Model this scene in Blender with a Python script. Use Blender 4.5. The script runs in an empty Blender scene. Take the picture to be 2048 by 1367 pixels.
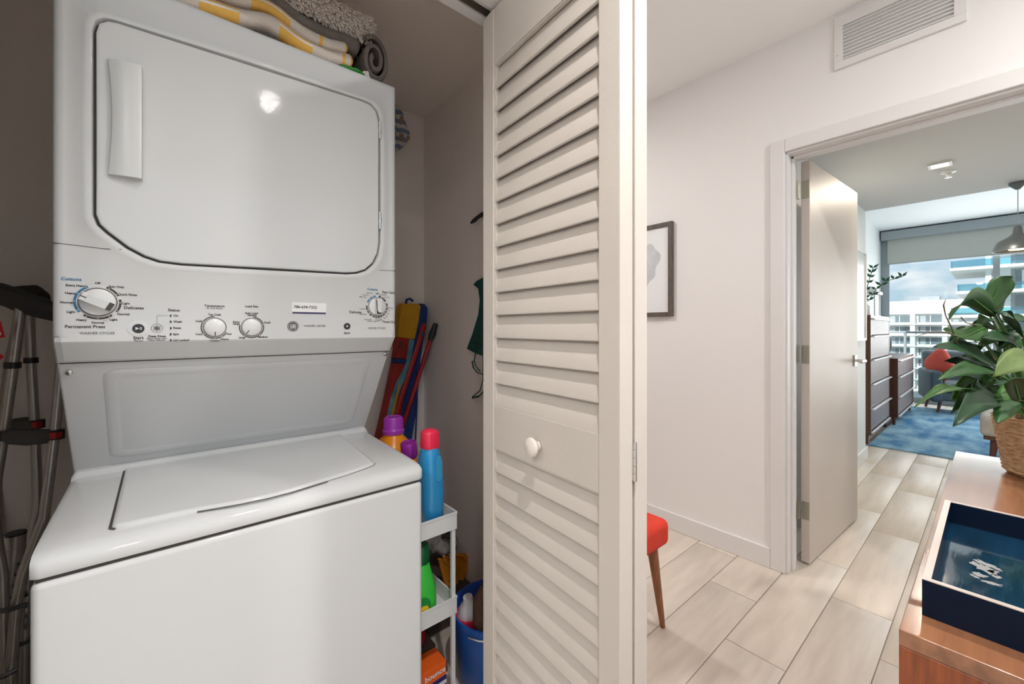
import bpy, bmesh, math, random
from mathutils import Vector as V3, Matrix
random.seed(7)
SC = bpy.context.scene
COL = SC.collection
PI = math.pi
R = math.radians

# ------------------------------------------------------------------ camera, world, sun, lamps, exposure
CAMH = 1.2
F = 820.5
CX, CY = 1024.0, 656.0
CC, SS = .6474, .7621
cd = bpy.data.cameras.new('camera')
cam = bpy.data.objects.new('camera', cd)
COL.objects.link(cam)
cam.location = (0, 0, CAMH)
cam.rotation_euler = (PI/2, 0, -math.atan2(CC, SS))
cd.sensor_width = 36
cd.lens = 36*F/2048
cd.shift_y = -(683.5-CY)/2048
cd.clip_start = .02
cd.clip_end = 3000
SC.camera = cam

SC.view_settings.view_transform = 'Standard'
SC.view_settings.look = 'None'
SC.view_settings.gamma = 1
SC.view_settings.use_curve_mapping = False
SC.view_settings.exposure = 0.45
SC.cycles.max_bounces = 10
SC.cycles.diffuse_bounces = 6
SC.cycles.sample_clamp_indirect = 6

w = bpy.data.worlds.new('sky')
SC.world = w
w.use_nodes = True
nt = w.node_tree
nt.nodes.clear()
N = nt.nodes.new
def L(a, b): nt.links.new(a, b)
out = N('ShaderNodeOutputWorld'); bg = N('ShaderNodeBackground')
tc = N('ShaderNodeTexCoord'); mp = N('ShaderNodeMapping'); mp.inputs['Scale'].default_value = (3.2, 3.2, 9.0)
nz = N('ShaderNodeTexNoise'); nz.inputs['Scale'].default_value = 2.1; nz.inputs['Detail'].default_value = 7; nz.inputs['Roughness'].default_value = .55
cr = N('ShaderNodeValToRGB'); cr.color_ramp.elements[0].position = .44; cr.color_ramp.elements[1].position = .60
sx = N('ShaderNodeSeparateXYZ'); gr = N('ShaderNodeValToRGB')
e = gr.color_ramp.elements
e[0].position = .0; e[0].color = (.45, .60, .68, 1); e[1].position = .5; e[1].color = (.25, .45, .72, 1)
e.new(.12).color = (.50, .68, .84, 1)
mx = N('ShaderNodeMixRGB'); mx.inputs['Color2'].default_value = (.92, .94, .97, 1)
L(tc.outputs['Generated'], mp.inputs['Vector']); L(mp.outputs['Vector'], nz.inputs['Vector']); L(nz.outputs['Fac'], cr.inputs['Fac'])
L(tc.outputs['Generated'], sx.inputs['Vector']); L(sx.outputs['Z'], gr.inputs['Fac'])
L(gr.outputs['Color'], mx.inputs['Color1']); L(cr.outputs['Color'], mx.inputs['Fac']); L(mx.outputs['Color'], bg.inputs['Color'])
bg.inputs['Strength'].default_value = .80
L(bg.outputs['Background'], out.inputs['Surface'])

def lamp(name, kind, loc, energy, color=(1, 1, 1), rot=(0, 0, 0), **kw):
    d = bpy.data.lights.new(name, kind); d.energy = energy; d.color = color
    for k, v in kw.items(): setattr(d, k, v)
    o = bpy.data.objects.new(name, d); COL.objects.link(o); o.location = loc; o.rotation_euler = rot
    return o
lamp('sun', 'SUN', (0, 0, 30), 4.2, (1, .97, .92), (R(50), 0, R(-100)), angle=R(.6))
WARM = (1, .965, .93)
lamp('overhead_light', 'SPOT', (.25, -.02, 2.60), 56, WARM, spot_size=R(112), spot_blend=.85, shadow_soft_size=.022)
lamp('overhead_light', 'AREA', (.50, -.67, 2.60), 1.4, WARM, shape='DISK', size=.042)
lamp('overhead_light', 'SPOT', (-1.5, .2, 2.58), 34, WARM, spot_size=R(150), spot_blend=.3, shadow_soft_size=.06)  # unseen fill lamp added to brighten the closet and the louvered panel
lamp('overhead_light', 'AREA', (1.52, -.9, 2.60), 27, WARM, shape='DISK', size=.14)  # out-of-view fill, added to lift the right hall wall
lamp('overhead_light', 'AREA', (1.2, 2.0, 2.60), 13, WARM, shape='DISK', size=.14)  # no fitting known here; fill added to even out the hall wall
lamp('overhead_light', 'AREA', (-.95, -1.5, 2.60), 9, WARM, shape='DISK', size=.14)  # extra fill put behind the camera for bounce off the floor
lamp('room_fill_light', 'AREA', (-.15, -2.15, 1.45), 4, (1, .985, .97), (PI/2, 0, 0), shape='RECTANGLE', size=3.2, size_y=2.0)  # soft fill added behind the camera; no window is known there
pl = lamp('window_portal', 'AREA', (9.42, -1.4, 1.3), 1, rot=(0, PI/2, 0), shape='RECTANGLE', size=2.6, size_y=5.2)
pl.data.cycles.is_portal = True
lamp('window_daylight', 'AREA', (9.22, -1.4, 1.25), 100, (.97, .985, .97), (0, PI/2, 0), shape='RECTANGLE', size=2.2, size_y=4.6)
lamp('corridor_downlight', 'AREA', (3.897, .234, 2.255), 11, (1, .88, .72), shape='DISK', size=.09)

# ------------------------------------------------------------------ helpers
def P(px, py, X=None, Y=None, Z=None, d=None):
    a = (px-CX)/F; b = (CY-py)/F
    dx, dy = CC+SS*a, SS-CC*a
    t = d if d is not None else X/dx if X is not None else Y/dy if Y is not None else (Z-CAMH)/b
    return V3((dx*t, dy*t, CAMH+b*t))

MATS = {}
def mat(name, col, rough=.5, metal=0, var=0, vscale=8, stretch=(1, 1, 1), bump=0, bscale=40, coat=0, spec=.5, trans=0, emit=None, col2=None, detail=4, sss=0, alpha=1):
    m = bpy.data.materials.new(name); m.use_nodes = True
    t = m.node_tree; b = t.nodes['Principled BSDF']
    b.inputs['Base Color'].default_value = (*col, 1)
    b.inputs['Roughness'].default_value = rough
    b.inputs['Metallic'].default_value = metal
    b.inputs['Coat Weight'].default_value = coat
    b.inputs['Coat Roughness'].default_value = .08
    b.inputs['Specular IOR Level'].default_value = spec
    b.inputs['Transmission Weight'].default_value = trans
    if sss: b.inputs['Subsurface Weight'].default_value = sss
    if emit:
        b.inputs['Emission Color'].default_value = (*emit[:3], 1); b.inputs['Emission Strength'].default_value = emit[3]
    if var or bump:
        c = t.nodes.new('ShaderNodeTexCoord'); mpn = t.nodes.new('ShaderNodeMapping'); mpn.inputs['Scale'].default_value = stretch
        t.links.new(c.outputs['Object'], mpn.inputs['Vector'])
    if var:
        n = t.nodes.new('ShaderNodeTexNoise'); n.inputs['Scale'].default_value = vscale; n.inputs['Detail'].default_value = detail
        t.links.new(mpn.outputs['Vector'], n.inputs['Vector'])
        r = t.nodes.new('ShaderNodeValToRGB')
        c2 = col2 or tuple(x*(1-var) for x in col)
        r.color_ramp.elements[0].color = (*c2, 1); r.color_ramp.elements[1].color = (*col, 1)
        r.color_ramp.elements[0].position = .35; r.color_ramp.elements[1].position = .65
        t.links.new(n.outputs['Fac'], r.inputs['Fac']); t.links.new(r.outputs['Color'], b.inputs['Base Color'])
    if bump:
        n2 = t.nodes.new('ShaderNodeTexNoise'); n2.inputs['Scale'].default_value = bscale; n2.inputs['Detail'].default_value = 3
        t.links.new(mpn.outputs['Vector'], n2.inputs['Vector'])
        bp = t.nodes.new('ShaderNodeBump'); bp.inputs['Strength'].default_value = bump; bp.inputs['Distance'].default_value = .01
        t.links.new(n2.outputs['Fac'], bp.inputs['Height']); t.links.new(bp.outputs['Normal'], b.inputs['Normal'])
    MATS[name] = m
    return m

def glassmat(name, tint=(1, 1, 1), gloss=.06):
    m = bpy.data.materials.new(name); m.use_nodes = True; t = m.node_tree; t.nodes.clear()
    o = t.nodes.new('ShaderNodeOutputMaterial'); mi = t.nodes.new('ShaderNodeMixShader')
    a = t.nodes.new('ShaderNodeBsdfTransparent'); a.inputs['Color'].default_value = (*tint, 1)
    g = t.nodes.new('ShaderNodeBsdfGlossy'); g.inputs['Roughness'].default_value = .02
    mi.inputs['Fac'].default_value = gloss
    t.links.new(a.outputs[0], mi.inputs[1]); t.links.new(g.outputs[0], mi.inputs[2]); t.links.new(mi.outputs[0], o.inputs['Surface'])
    return m

class MB:
    def __init__(s): s.bm = bmesh.new()
    def face(s, vs, mi=0):
        try:
            f = s.bm.faces.new(vs); f.material_index = mi; return f
        except ValueError: return None
    def hexa(s, c, mi=0):
        v = [s.bm.verts.new(p) for p in c]
        for q in ((3, 2, 1, 0), (4, 5, 6, 7), (0, 1, 5, 4), (1, 2, 6, 5), (2, 3, 7, 6), (3, 0, 4, 7)): s.face([v[i] for i in q], mi)
        return s
    def box(s, x0, x1, y0, y1, z0, z1, mi=0):
        x0, x1 = min(x0, x1), max(x0, x1); y0, y1 = min(y0, y1), max(y0, y1); z0, z1 = min(z0, z1), max(z0, z1)
        return s.hexa([(x0, y0, z0), (x1, y0, z0), (x1, y1, z0), (x0, y1, z0), (x0, y0, z1), (x1, y0, z1), (x1, y1, z1), (x0, y1, z1)], mi)
    def obox(s, c, ax, hx, hy, hz, mi=0):   # centre, 3 axes, half sizes
        c = V3(c); a, b, d = [V3(q).normalized() for q in ax]
        return s.hexa([c+a*i*hx+b*j*hy+d*k*hz for k in (-1, 1) for i, j in ((-1, -1), (1, -1), (1, 1), (-1, 1))], mi)
    def prism(s, pts, off, mi=0):
        off = V3(off); A = [s.bm.verts.new(p) for p in pts]; B = [s.bm.verts.new(V3(p)+off) for p in pts]; n = len(pts)
        s.face(A, mi); s.face(B[::-1], mi)
        for i in range(n): s.face([A[i], B[i], B[(i+1) % n], A[(i+1) % n]], mi)
        return s
    def loft(s, loops, c0=True, c1=True, closed=True, mi=0):
        Ls = [[s.bm.verts.new(p) for p in l] for l in loops]; n = len(loops[0])
        for a, b in zip(Ls, Ls[1:]):
            for i in range(n if closed else n-1): s.face([a[i], a[(i+1) % n], b[(i+1) % n], b[i]], mi)
        if c0: s.face(Ls[0][::-1], mi)
        if c1: s.face(Ls[-1], mi)
        return s
    def tube(s, pts, r, n=10, mi=0, caps=True, flat=1.0):
        pts = [V3(p) for p in pts]; m = len(pts); rs = r if isinstance(r, (list, tuple)) else [r]*m
        loops = []; up = None
        for i, p in enumerate(pts):
            t = (pts[min(i+1, m-1)]-pts[max(i-1, 0)]).normalized()
            if up is None: up = t.orthogonal().normalized()
            up = (up-t*up.dot(t)).normalized(); b = t.cross(up)
            loops.append([p+(up*math.cos(2*PI*k/n)+b*math.sin(2*PI*k/n)*flat)*rs[i] for k in range(n)])
        return s.loft(loops, caps, caps, mi=mi)
    def lathe(s, prof, c, n=24, axis=(0, 0, 1), sx=1, sy=1, mi=0, ref=None):
        c = V3(c); ax = V3(axis).normalized(); u = V3(ref).normalized() if ref else (V3((1, 0, 0)) if abs(ax.x) < .9 else V3((0, 1, 0)))
        u = (u-ax*u.dot(ax)).normalized(); v = ax.cross(u)
        return s.loft([[c+ax*z+(u*math.cos(2*PI*k/n)*sx+v*math.sin(2*PI*k/n)*sy)*max(r, 1e-4) for k in range(n)] for r, z in prof], mi=mi)
    def arc(s, c, r0, r1, a0, a1, y, h=.0006, mi=0, n=20):   # flat ring piece in the X-Z plane, angles clockwise from top
        pts = []
        for i in range(n+1):
            a = R(a0+(a1-a0)*i/n); pts.append((c[0]+r1*math.sin(a), y, c[1]+r1*math.cos(a)))
        for i in range(n, -1, -1):
            a = R(a0+(a1-a0)*i/n); pts.append((c[0]+r0*math.sin(a), y, c[1]+r0*math.cos(a)))
        m = n+1; A = [s.bm.verts.new(p) for p in pts]
        for i in range(n): s.face([A[i], A[i+1], A[2*m-2-i], A[2*m-1-i]], mi)
        return s
    def mesh(s, name):
        bmesh.ops.recalc_face_normals(s.bm, faces=s.bm.faces[:])
        me = bpy.data.meshes.new(name); s.bm.to_mesh(me); s.bm.free(); return me
    def build(s, name, m, parent=None, bevel=0, seg=2, smooth=None, ang=35, sub=0, **k):
        me = s.mesh(name); o = bpy.data.objects.new(name, me); COL.objects.link(o)
        for q in (m if isinstance(m, (list, tuple)) else [m]): me.materials.append(q)
        if smooth or bevel or sub or smooth is None:
            me.polygons.foreach_set('use_smooth', [True]*len(me.polygons))
            if not bevel and not sub: me.set_sharp_from_angle(angle=R(ang))
        if bevel:
            b = o.modifiers.new('bevel', 'BEVEL'); b.width = bevel; b.segments = seg; b.limit_method = 'ANGLE'; b.angle_limit = R(30); b.harden_normals = True
        if sub:
            q = o.modifiers.new('sub', 'SUBSURF'); q.levels = sub; q.render_levels = sub
        if parent: o.parent = parent; o.matrix_parent_inverse = PINV(parent)
        for a, v in k.items(): o[a] = v
        return o
def PINV(p):
    if p.parent: return (PINV_W(p)).inverted()
    return Matrix.LocRotScale(p.location, p.rotation_euler, p.scale).inverted()
def PINV_W(p):
    m = Matrix.LocRotScale(p.location, p.rotation_euler, p.scale)
    return (PINV_W(p.parent) @ p.matrix_parent_inverse @ m) if p.parent else m
def tag(o, label, cat, group=None, kind=None):
    o['label'] = label; o['category'] = cat
    if group: o['group'] = group
    if kind: o['kind'] = kind
    return o
def thing(name, label, cat, loc=(0, 0, 0), group=None, kind=None):
    o = bpy.data.objects.new(name, None); COL.objects.link(o); o.location = loc; o.empty_display_size = .05
    return tag(o, label, cat, group, kind)
def copy_of(src, parent, loc):
    c = src.copy(); COL.objects.link(c); c.parent = parent; c.matrix_parent_inverse = src.matrix_parent_inverse.copy(); c.location = loc
    return c
def struct(name, label, cat, mb, m, **k):
    return tag(mb.build(name, m, **k), label, cat, kind='structure')
def text(strs, y_plane=None):
    """one mesh out of many words; each: (string, x, z, cap height, align) on the X-Z plane at depth y"""
    bm = bmesh.new()
    for s_, x, z, cap, al, *rest in strs:
        cu = bpy.data.curves.new('w', 'FONT'); cu.body = s_; cu.size = cap/.70; cu.align_x = al; cu.align_y = 'CENTER'; cu.resolution_u = 3
        cu.offset = rest[0] if rest else 0
        o = bpy.data.objects.new('w', cu); COL.objects.link(o)
        me = bpy.data.meshes.new_from_object(o.evaluated_get(bpy.context.evaluated_depsgraph_get()))
        me.transform(Matrix.Translation((x, y_plane, z)) @ Matrix.Rotation(PI/2, 4, 'X'))
        bm.from_mesh(me); bpy.data.objects.remove(o); bpy.data.curves.remove(cu); bpy.data.meshes.remove(me)
    return bm

# ------------------------------------------------------------------ materials
wall_m = mat('white_wall_paint', (.81, .795, .79), .6, bump=.03, bscale=60)
room_m = mat('cool_white_paint', (.74, .77, .77), .6)
ceil_m = mat('ceiling_paint', (.88, .885, .88), .8)
closet_m = mat('closet_paint', (.90, .825, .765), .7)
trim_m = mat('white_trim_paint', (.74, .725, .72), .35)
door_m = mat('bifold_door_paint', (.62, .565, .51), .42, var=.04, vscale=5, bump=.05, bscale=90)
leaf_m = mat('bedroom_door_paint', (.56, .495, .45), .45, var=.06, vscale=2)
tile_m = mat('wood_look_tile', (.60, .53, .46), .42, var=.14, vscale=3.2, stretch=(1, 7, 1), bump=.04, bscale=30, detail=9)
grout_m = mat('grout', (.36, .31, .27), .9)
white_m = mat('appliance_white', (.61, .62, .625), .06, spec=.3, bump=.012, bscale=420)
white_p = mat('white_plastic', (.62, .63, .63), .30)
seam_m = mat('dark_seam', (.06, .05, .045), .8)
groove_m = mat('door_gap_grey', (.12, .11, .10), .8)
chrome = mat('chrome', (.75, .74, .72), .18, 1)
steel = mat('brushed_aluminium', (.50, .48, .45), .38, 1, bump=.02, bscale=200)
brass_m = mat('dull_brass_steel', (.42, .41, .34), .38, 1)
black_m = mat('black_plastic', (.02, .02, .022), .4)
print_m = mat('dark_print', (.05, .035, .03), .6)
grey_print = mat('grey_print', (.12, .12, .12), .6)
blue_print = mat('blue_print', (.02, .16, .32), .5)
walnut = mat('walnut_veneer', (.32, .080, .022), .38, var=.5, vscale=7, stretch=(14, 14, 1.1), col2=(.14, .038, .013), detail=8, coat=.1)
walnut_top = mat('walnut_top', (.31, .135, .065), .2, var=.5, vscale=3, stretch=(1.0, 16, 16), col2=(.19, .078, .036), detail=5, coat=.9)
dark_wood = mat('dark_walnut', (.12, .045, .025), .35, var=.3, vscale=4, stretch=(8, 8, 1))
drawer_m = mat('grey_brown_drawer_front', (.23, .19, .19), .42, var=.15, vscale=3, stretch=(1, 1, 8), spec=.35)

# ------------------------------------------------------------------ room shell
XW = 2.324
ZC = 2.62
# floor: grout bed, tiles that can be told apart as parts, the rest joined
floor = struct('floor', 'light wood look plank tile floor running from the hall into the living room', 'floor',
               MB().box(-1.8, 9.3, -4.2, 3.0, -.06, -.004), grout_m)
def tile_mb(mb, x0, x1, y0, y1):
    g = .0018; j = .0022
    a = [(x0+g, y0+g), (x1-g, y0+g), (x1-g, y1-g), (x0+g, y1-g)]
    b = [(x0+g+j, y0+g+j), (x1-g-j, y0+g+j), (x1-g-j, y1-g-j), (x0+g+j, y1-g-j)]
    mb.loft([[(x, y, -.004) for x, y in a], [(x, y, -.0012) for x, y in a], [(x, y, 0) for x, y in b]], c0=False)
rest = MB()
tm = [mat('wood_look_tile_%d' % i, tuple(c*f for c in (.68, .60, .52)), .40, var=.13, vscale=3.0+i, stretch=(1, 7, 1), bump=.04, bscale=30, detail=9) for i, f in enumerate((1, .95, .90))]
offs = {0: .40, 1: .72, 2: .104}
for k in range(-22, 14):
    y0 = .271+.2027*k; y1 = y0+.2027
    if y1 < -4.2 or y0 > 3: continue
    x = offs[k % 3]-.94*3
    while x < 9.3:
        x0, x1 = max(x, -1.8), min(x+.94, 9.3)
        if x1-x0 > .05:
            ya, yb = max(y0, -4.2), min(y1, 3)
            if x1 > 1.1 and x0 < 5.7 and -1.0 < y0 < 1.3:
                m_ = MB(); tile_mb(m_, x0, x1, ya, yb); m_.build('tile', tm[(k*5+int(x*3)) % 3], floor)
            else: tile_mb(rest, x0, x1, ya, yb)
        x += .94
rest.build('tiles', tile_m, floor, kind='stuff')

# ceilings
struct('ceiling', 'plain pale grey ceiling of the hall room', 'ceiling', MB().box(-1.9, 2.45, -2.3, 3.1, ZC, ZC+.3), ceil_m)
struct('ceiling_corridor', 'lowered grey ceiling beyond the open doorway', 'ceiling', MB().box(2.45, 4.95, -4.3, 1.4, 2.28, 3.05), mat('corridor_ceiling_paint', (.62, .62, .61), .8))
struct('ceiling_living', 'bright higher ceiling in front of the window', 'ceiling', MB().box(4.95, 9.5, -4.3, 1.4, 2.82, 3.05), room_m)
struct('ceiling_closet', 'low beige ceiling inside the laundry closet', 'ceiling', MB().box(-.6, 1.12, .935, 2.0, 2.28, 2.34), closet_m)
# hall walls
def wallbox(name, label, b, m=None): return struct(name, label, 'wall', MB().box(*b), m or wall_m)
wr = MB()
wr.box(XW, 2.45, .665, 3.1, 0, ZC).box(XW, 2.45, -2.2, -.175, 0, ZC).box(XW, 2.45, -.175, .665, 2.06, ZC)
struct('wall_right', 'white hall wall with the doorway and the air vent', 'wall', wr, wall_m)
wallbox('wall_left', 'hall wall on the far side behind the camera', (-1.9, -1.8, -2.3, 3.1, 0, ZC))
wallbox('wall_far', 'end wall of the hall behind the closet', (-1.9, XW, 3.0, 3.1, 0, ZC))
wb = MB().box(-1.9, -1.75, -2.3, -2.2, 0, ZC).box(1.8, 2.45, -2.3, -2.2, 0, ZC).box(-1.75, 1.8, -2.3, -2.2, 0, .4).box(-1.75, 1.8, -2.3, -2.2, 2.5, ZC)  # unseen wall; its opening is added to let light into the hall
struct('wall_back', 'hall wall behind the camera with a wide opening added for light', 'wall', wb, wall_m)
# closet shell
cw = MB().box(-.62, -.20, .80, .935, 0, ZC).box(.725, 1.12, .80, .935, 0, ZC).box(-.20, .725, .80, .876, 2.05, ZC).box(-.20, .725, .906, .935, 2.05, ZC).box(-.20, .725, .876, .906, 2.075, ZC)
struct('wall_closet_front', 'white closet front wall with the door header', 'wall', cw, trim_m)
wallbox('wall_closet_back', 'beige back wall of the laundry closet', (-.62, 1.12, 1.90, 2.0, 0, 2.34), closet_m)
wallbox('wall_closet_right', 'beige right side wall of the laundry closet', (1.02, 1.12, .935, 1.90, 0, 2.34), closet_m)
wallbox('wall_closet_left', 'beige left side wall of the laundry closet', (-.62, -.52, .935, 1.90, 0, 2.34), closet_m)
# closet door track
tr = MB().box(-.20, .725, .876, .879, 2.055, 2.075).box(-.20, .725, .903, .906, 2.055, 2.075).box(-.20, .725, .876, .906, 2.073, 2.075)
struct('trim_1', 'metal door track set in the closet header', 'trim', tr, mat('track_metal', (.30, .26, .22), .4, .6))
struct('trim_2', 'white moulding along the closet header beside the track', 'trim', MB().box(-.20, .725, .805, .86, 2.040, 2.0498), trim_m, bevel=.002)
# corridor / living walls
wallbox('wall_corridor_left', 'white corridor wall behind the open bedroom door', (2.45, 4.95, .775, 1.35, 0, 2.28), room_m)
wallbox('wall_corridor_right', 'corridor wall on the side of the sideboard', (2.45, 4.95, -1.3, -1.2, 0, 2.28), room_m)
wallbox('wall_living_left', 'bright living room wall behind the dressers', (4.95, 9.5, 1.25, 1.35, 0, 2.82), room_m)
wallbox('wall_living_right', 'far side wall of the living room', (4.95, 9.5, -4.3, -4.2, 0, 2.82), room_m)
wallbox('wall_living_near', 'living room wall returning beside the corridor', (4.85, 4.95, -4.3, -1.3, 0, 2.82), room_m)
# baseboards
struct('baseboard_right', 'white baseboard along the hall wall', 'baseboard', MB().box(2.308, XW, .728, 3.0, 0, .10), trim_m, bevel=.003)
struct('baseboard_corridor', 'white baseboard at the end of the corridor wall', 'baseboard', MB().box(2.47, 4.965, .759, .775, 0, .11), trim_m, bevel=.003)
struct('baseboard_living', 'white baseboard behind the dressers', 'baseboard', MB().box(4.97, 9.28, 1.235, 1.25, 0, .11), trim_m, bevel=.003)
# door casing and jamb
cs = thing('trim_3', 'white casing and jamb around the open doorway', 'trim', (XW, .7, 0), kind='structure')
MB().box(2.308, XW, .665, .728, 0, 2.123).build('casing', trim_m, cs, bevel=.004)
MB().box(2.308, XW, -.238, .665, 2.06, 2.123).build('casing', trim_m, cs, bevel=.004)
MB().box(2.308, XW, -.238, -.175, 0, 2.06).build('casing', trim_m, cs, bevel=.004)
MB().box(XW, 2.462, .655, .665, 0, 2.055).build('jamb', trim_m, cs, bevel=.001)
MB().box(XW, 2.462, -.175, -.165, 0, 2.055).build('jamb', trim_m, cs, bevel=.001)
MB().box(XW, 2.462, -.175, .665, 2.05, 2.06).build('jamb', trim_m, cs, bevel=.001)
MB().box(2.375, 2.41, .643, .655, 0, 2.05).build('door_stop', trim_m, cs, bevel=.002)
MB().box(2.375, 2.41, -.165, .655, 2.038, 2.05).build('door_stop', trim_m, cs, bevel=.002)

# ------------------------------------------------------------------ bedroom door (swung into the corridor)
d3 = thing('door_3', 'open flat bedroom door with chrome lever handle', 'door', (2.485, .605, 0), kind='structure')
u = V3((.839, -.046, 0)).normalized(); n_ = V3((-u.y, u.x, 0))
hp = V3((2.485, .605, 0))
MB().obox(hp+u*.42+n_*.019+V3((0, 0, 1.03)), (u, n_, (0, 0, 1)), .42, .019, 1.02).build('panel', leaf_m, d3, bevel=.002)
for z in (1.905, 1.068, .275):
    h = MB().obox(hp-u*.0012+n_*.017+V3((0, 0, z)), (u, n_, (0, 0, 1)), .0012, .016, .045)
    h.obox((2.463, .650, z), ((1, 0, 0), (0, 1, 0), (0, 0, 1)), .012, .0012, .045)
    ho = h.build('hinge', brass_m, d3, bevel=.0008)
    MB().tube([(2.476, .650, z-.046), (2.476, .650, z+.046)], .006).build('hinge_pin', brass_m, ho)
hk = hp+u*.775+V3((0, 0, 1.0))
hh = MB().obox(hk-n_*.004, (u, n_, (0, 0, 1)), .022, .004, .035)
ho = hh.build('handle_plate', chrome, d3, bevel=.002)
MB().tube([hk-n_*.006, hk-n_*.052], .009).tube([hk-n_*.05-u*.005, hk-n_*.055-u*.04, hk-n_*.055-u*.11], [.011, .011, .009], n=12).build('lever', chrome, ho)
kb = hk+n_*.038
MB().obox(kb+n_*.004, (u, n_, (0, 0, 1)), .022, .004, .035).tube([kb, kb+n_*.05], .009).tube([kb+n_*.05, kb+n_*.055-u*.11], .010).build('lever', chrome, d3)

# ------------------------------------------------------------------ bifold closet door: two leaves folded together
LD = V3((.0775, .997, 0)).normalized(); LN = V3((.997, -.0775, 0)).normalized()
FAR = V3((.657, .894, 0))
LW, LT = .462, .036
def bifold(name, label, shift, knob):
    root = thing(name, label, 'door', FAR+LN*shift, kind='structure')
    O = FAR+LN*shift
    def pt(t, n, z): return O-LD*t+LN*n+V3((0, 0, z))
    def bar(t0, t1, n0, n1, z0, z1, mb=None):
        mb = mb or MB(); mb.hexa([pt(t0, n0, z0), pt(t1, n0, z0), pt(t1, n1, z0), pt(t0, n1, z0), pt(t0, n0, z1), pt(t1, n0, z1), pt(t1, n1, z1), pt(t0, n1, z1)]); return mb
    bar(0, .05, 0, LT, .012, 2.03).build('stile', door_m, root, bevel=.002)
    bar(.411, LW, 0, LT, .012, 2.03).build('stile', door_m, root, bevel=.002)
    for z0, z1 in ((1.885, 2.03), (.888, 1.0), (.012, .125)): bar(.05, .411, .002, LT-.002, z0, z1).build('rail', door_m, root, bevel=.0015)
    for z0, z1 in ((1.0, 1.885), (.125, .888)):   # thin bead around each louver field
        m = bar(.05, .056, .004, .014, z0, z1); bar(.056, .411, .004, .014, z0, z0+.004, m); bar(.056, .411, .004, .014, z1-.004, z1, m)
        m.build('bead', door_m, root, bevel=.001)
    pr = [(.0055, 0), (.003, .002), (.003, .006), (.0165, .066), (.019, .068), (.022, .066), (.0100, .001)]
    first = None; zs = [1.004+.0588*i for i in range(15)]+[.129+.0587*i for i in range(13)]
    for z in zs:
        if first is None:
            m = MB(); ls = [[pt(t, n, zz+z-.006) for n, zz in pr] for t in (.052, .4115)]
            m.loft(ls); first = m.build('louver', door_m, root, ang=40); z_first = z
        else: copy_of(first, root, (0, 0, z-z_first))
    if knob:
        kc = pt(.232, 0, .937)
        MB().lathe([(.0001, 0), (.010, 0), (.0085, .006), (.0085, .007), (.018, .012), (.0215, .018), (.020, .023), (.013, .027), (.0001, .028)], kc, 24, axis=-LN).build('knob', mat('knob_cream_paint', (.78, .72, .66), .3), root)
        for z in (1.98, .955):
            m = MB(); c0 = pt(LW+.002, LT+.0035, z)
            for i in range(5): m.tube([c0+V3((0, 0, -.036+i*.0146)), c0+V3((0, 0, -.0222+i*.0146))], .0036, n=12)
            m.obox(c0+V3((0, 0, 0))+LD*.0015, (LN, LD, (0, 0, 1)), .006, .0006, .034)
            m.build('hinge', chrome, root)
    return root
bifold('door_1', 'cream louvered folding closet door panel with round knob', 0, True)
bifold('door_2', 'second louvered closet door panel folded behind the knob panel', LT+.007, False)

# ------------------------------------------------------------------ stacked washer and dryer
XL, XR = -.157, .514
FY = 1.122
wd = thing('stacked_washer_dryer', 'white stacked washer and dryer tower filling the laundry closet', 'laundry machine', (.18, 1.4, 0))
MB().box(XL-.002, XR+.002, .966, 1.70, .02, .802).build('washer_body', white_m, wd, bevel=.012, seg=4)
MB().box(XL+.004, XR-.004, .972, 1.69, .80, .812).build('body_seam', seam_m, wd)
for x in (XL+.05, XR-.05):
    for y in (1.02, 1.64): MB().lathe([(.02, 0), (.02, .012), (.012, .014), (.012, .03)], (x, y, 0), 12).build('foot', black_m, wd)
# washer top cover
prof = [(1.70, .808), (.966, .808), (.9645, .812), (.9645, .822), (.968, .830), (.978, .838), (.995, .8425), (1.06, .8475), (1.345, .860), (1.350, .872), (1.36, .877), (1.70, .877)]
def section(x, k, pr=prof):
    cy, cz = 1.33, .84
    return [(x, cy+(y-cy)*(1-k*.02), cz+(z-cz)*(1-k*.35) if z > cz-.02 else z) for y, z in pr]
MB().loft([section(XL-.002, 1), section(XL+.002, .5), section(XL+.009, 0), section(XR-.009, 0), section(XR-.002, .5), section(XR+.002, 1)]).build('washer_top', white_m, wd, ang=40)
# washer lid: outline on the sloping top
def topz(y): return .8475+(y-1.06)*(.0125/.285)
lid = [(-.070, 1.343), (-.070, 1.016), (-.064, 1.009), (-.05, 1.006), (.0, 1.004), (.05, 1.001), (.085, .994), (.12, .988), (.165, .985), (.21, .988), (.245, .995), (.29, 1.004), (.34, 1.014), (.39, 1.028), (.414, 1.038), (.421, 1.05), (.425, 1.343)]
def inset(pts, d):
    n = len(pts); o = []
    for i in range(n):
        a, b, c = V3((*pts[i-1], 0)), V3((*pts[i], 0)), V3((*pts[(i+1) % n], 0))
        t = ((b-a).normalized()+(c-b).normalized()).normalized(); o.append((b.x-t.y*d, b.y+t.x*d))
    return o
l0 = [(x, y, topz(y)-.004) for x, y in lid]; l1 = [(x, y, topz(y)+.0015) for x, y in lid]
i1 = inset(lid, .002); i2 = inset(lid, .007)
MB().loft([l0, l1, [(x, y, topz(y)+.0045) for x, y in i1], [(x, y, topz(y)+.006) for x, y in i2], [(x, y, topz(y)+.006) for x, y in inset(lid, .009)]], c0=False).build('washer_lid', white_m, wd, ang=50)
g = MB()
o2 = inset(lid, -.0045)
g.loft([[(x, y, topz(y)+.0006) for x, y in (o2[0], o2[1], o2[2])], [(x, y, topz(y)+.0006) for x, y in (lid[0], lid[1], lid[2])]], c0=False, c1=False, closed=False)
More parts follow.
